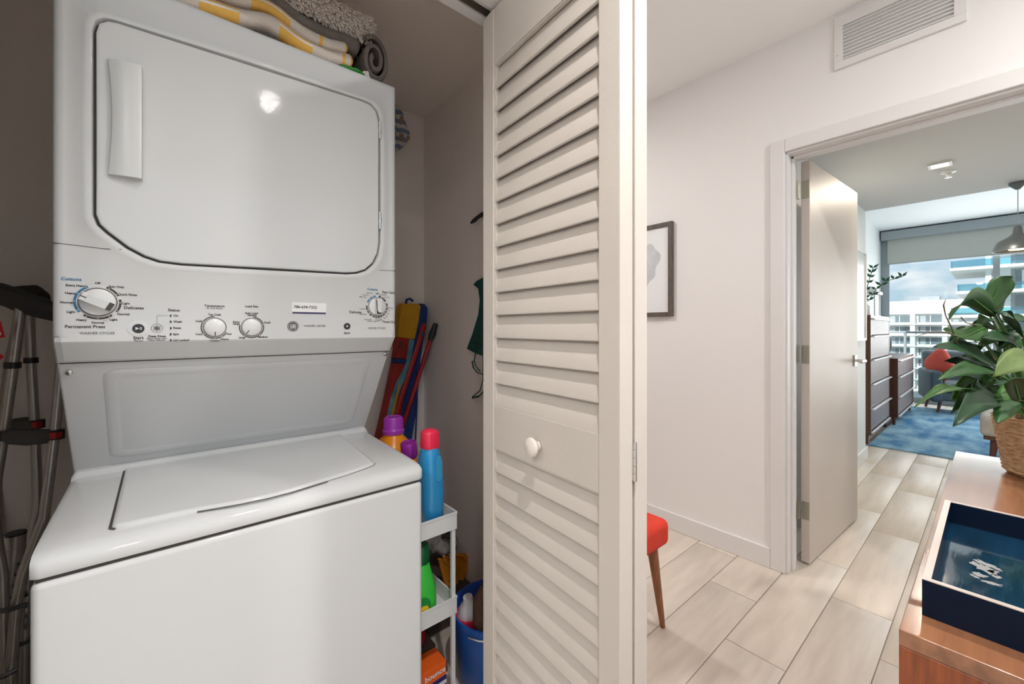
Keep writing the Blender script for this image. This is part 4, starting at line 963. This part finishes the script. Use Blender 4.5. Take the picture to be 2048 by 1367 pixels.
# dark grey cloth bundle under the striped towels
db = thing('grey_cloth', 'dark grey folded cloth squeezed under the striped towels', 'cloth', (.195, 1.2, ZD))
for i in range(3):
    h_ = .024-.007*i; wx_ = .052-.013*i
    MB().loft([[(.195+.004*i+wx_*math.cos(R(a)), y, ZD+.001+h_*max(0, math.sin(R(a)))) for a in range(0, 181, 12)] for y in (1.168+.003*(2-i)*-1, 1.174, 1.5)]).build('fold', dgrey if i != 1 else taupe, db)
gp = thing('green_bag', 'small green and white plastic packet under the towels at the dryer corner', 'packet', (.41, 1.19, ZD))
crumple(MB(), (.397, 1.152, ZD+.0085), (.034, .02, .0085), .12).build('packet', mat('green_film', (.02, .22, .02), .3), gp)
crumple(MB(), (.434, 1.158, ZD+.012), (.013, .02, .012), .25).build('white_end', wht, gp)
# shaggy bath mat
sm_ = thing('bath_mat', 'folded pale shaggy bath mat on top of the towel pile', 'bath mat', (.35, 1.35, 2.06))
shag = mat('pale_shag', (.76, .68, .62), .95)
mz = ZD+.155
MB().box(.12, .465, 1.205, 1.56, mz, mz+.075).build('mat', shag, sm_, bevel=.02, seg=3)
tf = MB(); random.seed(2)
for i in range(1300):
    if random.random() < .7:
        x = random.uniform(.11, .475); z = mz+random.uniform(-.004, .07); p = V3((x, 1.208, z)); d_ = V3((random.uniform(-.3, .5), -1, random.uniform(-1.6, -.5))).normalized()
    elif random.random() < .5:
        p = V3((.464, random.uniform(1.24, 1.5), mz+random.uniform(0, .07))); d_ = V3((1, random.uniform(-.6, .3), random.uniform(-1.4, -.3))).normalized()
    else:
        p = V3((random.uniform(.12, .48), random.uniform(1.24, 1.33), mz+.002)); d_ = V3((random.uniform(-.3, .3), -.6, -.8)).normalized()
    ln = random.uniform(.018, .030); tf.tube([p-d_*.004, p+d_*ln*.5, p+d_*ln+V3((0, 0, -.003))], [.0044, .0040, .0022], n=5)
tf.build('tufts', shag, sm_, kind='stuff')

# ------------------------------------------------------------------ crutches at the left
rub = mat('dark_grey_rubber', (.035, .032, .03), .7); redp = mat('crutch_red_clip', (.42, .01, .01), .4); grip_m = mat('grip_foam', (.075, .07, .065), .8)
def seg(pts, r, name, m_, root, n=14, dpt=1.05, **k): return MB().tube([P(x, y, d=(q if q else dpt)) for x, y, q in pts], r, n=n, **k).build(name, m_, root)
def crutch(label, dp, pad, ta, tb, gr, rings):
    c_ = thing('crutch', label, 'crutch', P(ta[-1][0], 1500, d=dp))
    MB().tube([P(x, y, d=q) for x, y, q, r in pad], [r for *_, r in pad], n=14, flat=1.5).build('underarm_pad', rub, c_)
    for t in (ta, tb): seg(t, .0108, 'tube', steel, c_)
    g_ = seg(gr, [.012, .019, .021, .019, .012], 'hand_grip', grip_m, c_)
    for q in (gr[0], gr[-1]):
        p = P(q[0], q[1], d=q[2]); MB().tube([p+UP*.012, p-UP*.012], .0150, n=14).build('grip_sleeve', black_m, g_)
        MB().obox(p-CF*.009+CR*(.007 if q is gr[-1] else -.007), (CR, CF, UP), .0085, .0085, .0085).build('grip_clip', redp, g_, bevel=.002)
    for x, y, q in rings:
        p = P(x, y, d=q); MB().tube([p+UP*.008, p-UP*.008], .0155, n=14).build('collar', black_m, c_)
    return c_
k1 = crutch('nearer aluminium crutch with red grip clips left of the washer', 1.05,
    [(-25, 588, 1.08, .018), (10, 590, 1.06, .024), (45, 603, 1.06, .026), (80, 614, 1.06, .024), (118, 628, 1.07, .018)],
    [(42, 612, 1.05), (26, 730, 1.05), (8, 860, 1.05), (-8, 960, 1.05), (-10, 1060, 1.04), (5, 1150, 1.03), (8, 1300, 1.02), (9, 1500, 1.02)],
    [(128, 640, 1.10), (120, 760, 1.09), (110, 860, 1.08), (98, 960, 1.06), (88, 1035, 1.05), (68, 1085, 1.04), (46, 1145, 1.03), (34, 1200, 1.02), (22, 1335, 1.01), (18, 1480, 1.0)],
    [(6, 870, 1.045), (25, 873, 1.05), (58, 874, 1.06), (90, 872, 1.07), (114, 868, 1.075)], [(25, 730, 1.05)])
k2 = crutch('farther aluminium crutch behind the first one at the closet wall', 1.2,
    [(20, 590, 1.2, .016), (50, 590, 1.2, .020), (75, 590, 1.2, .022), (88, 596, 1.2, .016)],
    [(59, 628, 1.2), (62, 720, 1.2), (69, 840, 1.2), (74, 960, 1.2), (75, 1015, 1.19), (62, 1080, 1.17), (58, 1200, 1.16), (56, 1480, 1.15)],
    [(40, 628, 1.22), (20, 720, 1.22), (-6, 900, 1.22), (-2, 1070, 1.2), (18, 1110, 1.19), (24, 1260, 1.18), (28, 1480, 1.18)],
    [(14, 850, 1.2), (30, 849, 1.2), (50, 848, 1.2), (62, 848, 1.2), (76, 847, 1.2)], [(62, 720, 1.2)])
# adjustable lower leg sleeves with holes, capped and strapped
for root, pts, r, hs in ((k1, [(30, 1095, 1.08), (22, 1180, 1.07), (12, 1340, 1.06), (8, 1500, 1.05)], .0215, [(38, 1127), (33, 1148), (29, 1171), (25, 1194), (22, 1216), (20, 1240), (15, 1265), (13, 1288), (9, 1313)]),
                         (k2, [(58, 1130, 1.14), (50, 1250, 1.13), (46, 1500, 1.12)], .016, [(52, 1190), (52, 1212), (53, 1233), (53, 1254)])):
    s_ = seg(pts, r, 'leg_sleeve', steel, root)
    for x, y in hs:
        p = P(x, y, d=pts[0][2]-.022); vdir = (p-V3((0, 0, CAMH))).normalized(); MB().lathe([(.0045, 0), (.0045, .004), (.0001, .004)], p, 10, axis=-vdir).build('pin_hole', black_m, s_)
p = P(32, 1095, d=1.08); MB().tube([P(30, 1096, d=1.08), P(31.5, 1066, d=1.08)], .0195, n=16).build('sleeve_top', steel, k1)
MB().tube([P(31.5, 1068, d=1.08), P(31.6, 1064, d=1.08)], .020, n=16).build('sleeve_cap', black_m, k1)
for a, b, dq in (((-6, 1222), (50, 1208), 1.0), ((-6, 1355), (32, 1338), .99), ((33, 1290), (62, 1276), 1.08)):
    MB().tube([P(*a, d=dq), P((a[0]+b[0])/2, (a[1]+b[1])/2+3, d=dq-.015), P(*b, d=dq)], .007, n=8, flat=.5).build('strap', black_m, k1)
tg = thing('red_tag', 'red and white tag hanging at the left closet wall above the crutch grip', 'tag', P(0, 660, d=1.0))
MB().prism([P(-22, 640, d=1.0), P(2, 643, d=1.0), P(10, 674, d=1.0), P(-22, 678, d=1.0)], P(0, 0, d=.002)-V3((0, 0, CAMH))).build('tag', mat('tag_red', (.75, .01, .015), .5), tg)
MB().prism([P(-4, 664, d=.998), P(2, 664, d=.998), P(2, 670, d=.998), P(-4, 670, d=.998)], (0.0004, .0004, 0)).build('print', lab_white, tg)
MB().prism([P(-16, 705, d=1.0), P(0, 708, d=1.0), P(8, 714, d=1.0), P(0, 719, d=1.0), P(-16, 722, d=1.0)], P(0, 0, d=.002)-V3((0, 0, CAMH))).build('lower_tag', mat('tag_red_2', (.75, .01, .015), .5), tg)

# ------------------------------------------------------------------ corridor ceiling fittings
dl = thing('overhead_light', 'small square lit downlight in the lowered corridor ceiling', 'light', (3.897, .234, 2.28))
for b in ((-.055, -.04, -.055, .055), (.04, .055, -.055, .055), (-.04, .04, -.055, -.04), (-.04, .04, .04, .055)):
    MB().box(3.897+b[0], 3.897+b[1], .234+b[2], .234+b[3], 2.268, 2.2798).build('trim_bar', trim_m, dl, bevel=.001)
MB().box(3.859, 3.935, .196, .272, 2.273, 2.2797).build('lens', mat('lit_lens', (1, .9, .75), .5, emit=(1, .80, .52, 6)), dl)
sd_ = thing('fire_sprinkler', 'round chrome sprinkler head on the corridor ceiling beside the square downlight', 'sprinkler', (4.13, .208, 2.28))
MB().lathe([(.04, 0), (.038, -.006), (.016, -.012), (.012, -.03), (.0001, -.031)], (4.13, .208, 2.2798), 24).build('escutcheon', mat('sprinkler_white', (.8, .8, .8), .3), sd_)
MB().lathe([(.0001, -.036), (.018, -.036), (.018, -.040), (.0001, -.041)], (4.13, .208, 2.2798), 16).tube([(4.13, .208, 2.25), (4.13, .208, 2.243)], .006).build('deflector', chrome, sd_)
pn = thing('pendant_lamp', 'small metal dome pendant lamp hanging at the end of the corridor ceiling', 'lamp', (4.82, -.11, 2.28))
pg_ = mat('pendant_grey', (.17, .19, .20), .35, .5)
c = V3((4.82, -.11, 0))
MB().lathe([(.045, 2.2795), (.045, 2.262), (.010, 2.225), (.0001, 2.224)], c, 24).build('canopy', pg_, pn)
MB().tube([c+UP*2.23, c+UP*1.955], .0025, n=6).build('cord', steel, pn)
MB().lathe([(.012, 1.96), (.022, 1.945), (.028, 1.90), (.058, 1.875), (.105, 1.845), (.124, 1.79), (.125, 1.775), (.121, 1.775), (.119, 1.79), (.100, 1.838), (.05, 1.868), (.0001, 1.87)], c, 36).build('shade', pg_, pn, ang=50)
MB().lathe([(.0001, 1.81), (.045, 1.81), (.05, 1.80), (.045, 1.782), (.0001, 1.776)], c, 20).build('bulb', mat('lit_bulb', (1, .8, .5), .4, emit=(1, .62, .28, 5)), pn)

# ------------------------------------------------------------------ living room
rug_m = mat('blue_faded_rug', (.30, .50, .62), .95, var=1, vscale=2.4, stretch=(1, 2.2, 1), col2=(.03, .17, .36), detail=9, bump=.3, bscale=120)
rg_ = tag(MB().box(5.50, 8.72, -2.6, .84, .0005, .012).build('rug', rug_m, bevel=.003), 'faded blue distressed rug on the living room floor', 'rug')
def dresser(name, label, x0, x1, y0, y1, zt, pulls, cols):
    r = thing(name, label, 'dresser', ((x0+x1)/2, (y0+y1)/2, 0))
    MB().box(x0, x1, y0, y1, .10, .13).build('base_panel', dark_wood, r)
    for xa in (x0, x1-.03): MB().box(xa, xa+.03, y0, y1, .13, zt-.03).build('side_panel', dark_wood, r, bevel=.001)
    MB().box(x0, x1, y0, y1, zt-.03, zt).build('top', dark_wood, r, bevel=.001)
    MB().box(x0+.03, x1-.03, y1-.01, y1, .13, zt-.03).build('back_panel', dark_wood, r)
    MB().box(x0+.031, x1-.031, y0+.03, y0+.035, .132, zt-.032).build('inner_shadow', seam_m, r)
    for xa in (x0+.03, x1-.03):
        for ya in (y0+.04, y1-.04): MB().tube([(xa, ya, .0), (xa, ya, .101)], [.014, .02], n=12).build('leg', dark_wood, r)
    zs = pulls+[.135]
    for k in range(cols):
        xa = x0+.033+(x1-x0-.066)*k/cols; xb = x0+.033+(x1-x0-.066)*(k+1)/cols
        for a, b in zip(zs, zs[1:]):
            f_ = MB().box(xa+.003, xb-.003, y0+.002, y0+.028, b+.010, a-.004).build('drawer', drawer_m, r, bevel=.002)
            MB().box(xa+.003, xb-.003, y0-.026, y0+.004, a-.012, a+.002).build('pull', pull_m, f_, bevel=.003)
    MB().box(x0+.033, x1-.033, y0-.014, y0+.004, .112, .132).build('base_trim', pull_m, r, bevel=.003)
    return r
pull_m = mat('satin_pull', (.72, .74, .76), .25, .3)
dresser('tall_dresser', 'tall dark wood dresser with long metal drawer pulls at the end of the corridor wall', 5.53, 6.70, .825, 1.23, 1.335, [1.30, 1.12, .872, .62, .365], 1)
dresser('low_dresser', 'low dark wood dresser with metal drawer pulls nearer the window', 6.82, 8.28, .765, 1.23, .83, [.80, .60, .36], 2)
# picture on the corridor wall
wp = thing('framed_picture', 'thin white framed picture on the corridor wall beside the tall dresser', 'picture', (4.5, .76, 1.5))
for b in ((4.10, 4.118, 1.092, 1.881), (4.815, 4.833, 1.092, 1.881), (4.118, 4.815, 1.092, 1.112), (4.118, 4.815, 1.861, 1.881)):
    MB().box(b[0], b[1], .748, .7745, b[2], b[3]).build('frame_rail', trim_m, wp, bevel=.001)
MB().box(4.118, 4.815, .758, .768, 1.112, 1.861).build('picture_sheet', mat('pale_blue_sheet', (.62, .67, .70), .25), wp)
# things on the tall dresser
ln_ = thing('display_lantern', 'pale glass display lantern with white roof on the tall dresser', 'lantern', (5.7, .98, 1.336))
wl = mat('lantern_white', (.85, .86, .86), .35)
lx0, lx1, ly0, ly1 = 6.30, 6.62, .90, 1.15
for x in (lx0, lx1-.012):
    for y in (ly0, ly1-.012): MB().box(x, x+.012, y, y+.012, 1.352, 1.60).build('post', wl, ln_)
MB().box(lx0-.01, lx1+.01, ly0-.01, ly1+.01, 1.336, 1.352).build('base', wl, ln_, bevel=.002)
MB().box(lx0-.02, lx1+.02, ly0-.02, ly1+.02, 1.60, 1.635).build('cornice', wl, ln_, bevel=.002)
cxl, cyl = (lx0+lx1)/2, (ly0+ly1)/2
MB().loft([[(lx0-.01, ly0-.01, 1.635), (lx1+.01, ly0-.01, 1.635), (lx1+.01, ly1+.01, 1.635), (lx0-.01, ly1+.01, 1.635)], [(cxl-.08, cyl-.05, 1.70), (cxl+.08, cyl-.05, 1.70), (cxl+.08, cyl+.05, 1.70), (cxl-.08, cyl+.05, 1.70)]]).build('roof', wl, ln_)
gl = glassmat('pane_glass', (.96, .985, .985), .06)
MB().box(lx0+.012, lx1-.012, ly0+.003, ly0+.006, 1.352, 1.60).build('pane', gl, ln_)
MB().box(lx0+.003, lx0+.006, ly0+.012, ly1-.012, 1.352, 1.60).build('pane', gl, ln_)
tb = thing('pump_bottle', 'small white pump bottle at the near edge of the tall dresser', 'bottle', (5.62, .90, 1.336))
MB().lathe([(.0001, 0), (.032, 0), (.035, .005), (.034, .09), (.020, .108), (.012, .115), (.012, .13), (.0001, .131)], (5.62, .875, 1.3355), 20).build('body', wl, tb)
MB().tube([(5.62, .875, 1.46), (5.62, .875, 1.485)], .005, n=8).tube([(5.62, .875, 1.485), (5.58, .875, 1.483)], .007, n=8).build('pump', black_m, tb)
vs_ = thing('sprig_plant', 'sparse leafy green sprigs in a pot on the tall dresser behind the picture', 'plant', (5.9, 1.05, 1.336))
VC = V3((5.95, 1.09, 1.336))
MB().lathe([(.0001, 0), (.05, 0), (.07, .12), (.065, .12), (.045, .01), (.0001, .01)], VC, 24).build('pot', wl, vs_)
random.seed(21)
def sprig(pts):
    mb = MB(); mb.tube(pts, .004, n=6); o = mb.build('stem', stem_m, vs_); lm_ = MB()
    for i in range(1, 9):
        t = i/8*(len(pts)-1); a = int(min(t, len(pts)-2)); p = V3(pts[a]).lerp(V3(pts[a+1]), t-a)
        for s_ in (-1, 1):
            d_ = V3((random.uniform(-.3, .3), s_*.4-.1, random.uniform(.2, .7))).normalized()*random.uniform(.05, .08); sd2 = d_.cross(V3((1, 0, .2))).normalized()*.014
            v_ = [lm_.bm.verts.new(q) for q in (p, p+d_*.4+sd2, p+d_, p+d_*.4-sd2)]; lm_.face(v_)
    lo = lm_.build('leaves', mat('sprig_leaf', (.02, .12, .07), .5), o, kind='stuff')
    q = lo.modifiers.new('thick', 'SOLIDIFY'); q.thickness = .001
sprig([VC+UP*.02, P(1738, 600, d=4.6), P(1752, 578, d=4.6), P(1772, 562, d=4.55), P(1804, 553, d=4.5)])
sprig([VC+UP*.02, P(1728, 600, d=4.6), P(1738, 560, d=4.6), P(1746, 536, d=4.6)])
# dark cushion + chair behind low dresser
ck = thing('dark_cushion', 'dark grey cushion propped on the near end of the low dresser', 'cushion', (7.0, .9, .83))
crumple(MB(), (6.98, .93, .99), (.16, .09, .155), .06).build('cushion', mat('charcoal_fabric', (.03, .032, .035), .9, bump=.3, bscale=90), ck)
tl = mat('grey_teal_fabric', (.10, .14, .16), .85, var=.2, vscale=10, bump=.2, bscale=90)
def armchair(name, label, ox, oy, rz):
    r = thing(name, label, 'armchair', (ox, oy, 0))
    M_ = Matrix.Translation((ox, oy, 0)) @ Matrix.Rotation(rz, 4, 'Z')
    def b(x0, x1, y0, y1, z0, z1, nm, m_, bv=.03, tilt=0):
        mb = MB().box(x0, x1, y0, y1, z0, z1)
        if tilt:
            for v in mb.bm.verts: v.co.y += (v.co.z-z0)*tilt
        for v in mb.bm.verts: v.co = M_ @ v.co
        mb.build(nm, m_, r, bevel=bv, seg=4)
    b(-.36, .36, -.36, .36, .18, .30, 'base', tl); b(-.28, .28, -.36, .28, .30, .43, 'seat_cushion', tl, .04)
    b(-.42, -.29, -.38, .38, .16, .60, 'armrest', tl, .045); b(.29, .42, -.38, .38, .16, .60, 'armrest', tl, .045)
    b(-.36, .36, .26, .42, .28, .86, 'backrest', tl, .05, .22)
    for sx in (-1, 1):
        for sy in (-1, 1):
            mb = MB().tube([(sx*.34, sy*.32, .0), (sx*.30, sy*.28, .19)], [.014, .024], n=10)
            for v in mb.bm.verts: v.co = M_ @ v.co
            mb.build('leg', dark_wood, r)
    return r
armchair('armchair', 'grey teal armchair with a coral pillow by the window past the low dresser', 8.72, .28, R(-75))
pw = thing('throw_pillow', 'coral red pillow leaning in the grey armchair', 'pillow', (8.75, .42, .43))
m = MB(); ls = []
for j in range(9):
    v = -PI/2+PI*j/8; l = []
    for i in range(28):
        u_ = 2*PI*i/28; p_ = 2/4.5; cu, su = math.cos(u_), math.sin(u_)
        l.append(V3((math.copysign(abs(cu)**p_, cu)*.21*math.cos(v)**.35, math.sin(v)*.07, math.copysign(abs(su)**p_, su)*.21*math.cos(v)**.35)))
    ls.append(l)
M_ = Matrix.Translation((8.55, .52, .655)) @ Matrix.Rotation(R(35), 4, 'Z') @ Matrix.Rotation(R(38), 4, 'Y')
m.loft([[M_ @ p for p in l] for l in ls]).build('pillow', mat('coral_fabric', (.50, .07, .045), .9, bump=.3, bscale=90), pw)
# ottoman bench in front of the rug edge
ot = thing('upholstered_bench', 'cream upholstered bench with dark tapered legs on the blue rug', 'bench', (5.9, -.4, 0))
crm = mat('cream_linen', (.50, .47, .43), .85, bump=.25, bscale=150, var=.1, vscale=18)
MB().box(5.42, 5.98, -1.0, .085, .262, .44).build('seat', crm, ot, bevel=.04, seg=5)
MB().box(5.44, 5.96, -.98, .065, .235, .263).build('base', dark_wood, ot)
for x, sx in ((5.49, -1), (5.91, 1)):
    for y, sy in ((.0, 1), (-.93, -1)): MB().tube([(x+sx*.02, y+sy*.02, .0125), (x, y, .236)], [.015, .027], n=12).build('leg', dark_wood, ot)

# ------------------------------------------------------------------ window, blind, balcony, buildings
alu = mat('grey_window_aluminium', (.34, .38, .40), .45)
XG = 9.3
wn = thing('window_1', 'floor to ceiling living room window with grey aluminium frame', 'window', (XG, -1.4, 0), kind='structure')
MB().box(XG-.04, XG+.06, 1.154, 1.25, 0, 2.82).build('frame_post', alu, wn, bevel=.003)
for y in (-.048, -1.35, -2.65): MB().box(XG-.04, XG+.06, y, y+.066, .08, 2.66).build('frame_post', alu, wn, bevel=.003)
MB().box(XG-.04, XG+.06, -4.2, -4.12, 0, 2.82).build('frame_post', alu, wn, bevel=.003)
MB().box(XG-.05, XG+.07, -4.12, 1.154, 0, .08).build('frame_rail', alu, wn, bevel=.003)
MB().box(XG-.04, XG+.06, -4.12, 1.154, 2.66, 2.82).build('frame_rail', alu, wn, bevel=.003)
ys = [1.154, .018, -.048, -1.284, -1.35, -2.584, -2.65, -4.12]
for a, b in zip(ys[::2], ys[1::2]): MB().box(XG+.005, XG+.013, b, a, .08, 2.66).build('pane', gl, wn)
bl_m = mat('roller_blind_fabric', (.50, .51, .47), .9)
rb_ = thing('roller_blind', 'grey green roller blind pulled part way down over the window', 'blind', (9.2, -1.4, 2.7))
MB().box(9.12, 9.24, -4.15, 1.235, 2.66, 2.80).build('cassette', alu, rb_, bevel=.006)
MB().box(9.198, 9.201, -4.12, 1.16, 2.27, 2.66).build('fabric', bl_m, rb_)
MB().box(9.190, 9.209, -4.12, 1.16, 2.256, 2.272).build('bottom_bar', alu, rb_, bevel=.003)
bal = thing('balcony', 'own balcony with glass railing and grey handrail outside the window', 'balcony', (10.2, -1.4, 0), kind='structure')
MB().box(9.37, 11.0, -5, 3, -.2, -.02).build('slab', mat('balcony_concrete', (.5, .5, .48), .8), bal)
MB().box(10.87, 10.93, -5, 3, 1.10, 1.14).build('handrail', alu, bal, bevel=.005)
for i in range(6): MB().box(10.88, 10.92, -4.5+i*1.4, -4.46+i*1.4, -.02, 1.10).build('baluster', alu, bal)
for i in range(5): MB().box(10.895, 10.905, -4.44+i*1.4, -3.12+i*1.4, .06, 1.04).build('glass_panel', glassmat('railing_glass', (.90, .96, .97), .07) if i == 0 else bpy.data.materials['railing_glass'], bal)
bwhite = mat('white_stucco', (.80, .80, .78), .8); bgl = mat('far_window_glass', (.16, .20, .22), .15); bgrey = mat('grey_stucco', (.40, .42, .44), .8)
aqua = glassmat('aqua_glass', (.45, .80, .88), .25); curt = mat('curtain_beige', (.55, .48, .36), .8)
# white apartment slab, about 110 m away
A_ = thing('white_apartment_block', 'long white apartment block with rows of square windows beyond the balcony', 'building', (160, 0, -25))
XB = 160.0
MB().box(XB+.9, XB+16, -60, 34, -26, 8.2).build('wall', bwhite, A_)
MB().box(XB+.2, XB+16.2, -60.3, 34.3, 5.2, 8.9).build('roof_parapet', bwhite, A_)
fl = -26
for k in range(10):
    zt_ = 5.2-3.05*k
    MB().box(XB-1.1, XB+.95, -60, 34, zt_-3.05, zt_-2.75).build('floor_band', bwhite, A_)
for j in range(15):
    MB().box(XB-.9, XB+.95, 33-j*6.2, 34-j*6.2, -26, 5.2).build('pier', bwhite, A_)
wfirst = None
for j in range(15):
    for k in range(6):
        y = 30.1-j*6.2; z = 5.2-3.05*k
        if wfirst is None:
            wfirst = MB().box(XB+.80, XB+.93, y-2.3, y+2.3, z-2.3, z-.5).build('window', bgl, A_)
            pn_ = MB().box(XB+.70, XB+.83, y-.08, y+.08, z-2.3, z-.5).build('mullion', bwhite, wfirst)
            cu_ = MB().box(XB+.77, XB+.79, y+.9, y+2.0, z-2.3, z-.5).build('curtain', bgrey, wfirst)
            y00, z00 = y, z
        else:
            q = copy_of(wfirst, A_, (0, y-y00, z-z00))
            for s_ in (pn_, cu_): copy_of(s_, q, (0, 0, 0))
for i, (a, b) in enumerate(((10, 14), (-8, -2), (-30, -20))): MB().box(XB+5, XB+10, a, b, 8.2, 10.2+i*.3).build('rooftop_unit', bgrey, A_)
# balcony tower, about 55 m away
B_ = thing('balcony_tower', 'white tower with wide balconies and aqua glass railings beyond the window', 'building', (80, -30, -25))
XT = 80.0; YE = 3.9
MB().box(XT+2.6, XT+14, -40, YE-4.2, -26, 18).build('wall', bgrey, B_)
MB().box(XT+2.0, XT+2.65, YE-5.2, YE-4.1, -26, 18).build('corner_pier', bwhite, B_)
for k in range(13):
    z = 12.3-3.12*k; e_ = 0 if k % 2 else -.6
    MB().box(XT, XT+14, -40, YE+e_+(.6 if k > 2 else 0), z-.36, z).build('floor_slab', bwhite, B_)
    MB().box(XT+.1, XT+.16, -40, YE+e_-.1, z+.05, z+.92).build('glass_railing', aqua, B_)
    MB().box(XT+.1, XT+2.6, YE+e_-.16, YE+e_-.1, z+.05, z+.92).build('glass_railing', aqua, B_)
    for j in range(7):
        y = YE-7.2-j*6
        f_ = MB().box(XT+2.50, XT+2.62, y-2.2, y+1.6, z+.1, z+2.5).build('window', bgl, B_)
        MB().box(XT+2.46, XT+2.50, y-2.2+(k+j) % 3*1.1, y-1.1+(k+j) % 3*1.1, z+.1, z+2.5).build('curtain', curt if (k+j) % 2 else bwhite, f_)
    MB().box(XT+1.0, XT+1.5, YE-3.6, YE-3.1, z, z+2.76).build('column', bwhite, B_)
# lower roofs and ground
gcity = thing('low_rise_block', 'low pale block between the towers', 'building', (120, 30, -25))
MB().box(110, 140, 14, 60, -26, -7).build('wall', bgrey, gcity)
MB().box(109.5, 140.5, 13.5, 60.5, -7, -6).build('roof', bwhite, gcity)
struct('ground', 'distant ground with trees and streets far below', 'ground', MB().box(11.5, 2600, -2200, 2200, -27, -26), mat('distant_ground', (.22, .27, .20), .9, var=.5, vscale=.05, col2=(.30, .30, .29)))
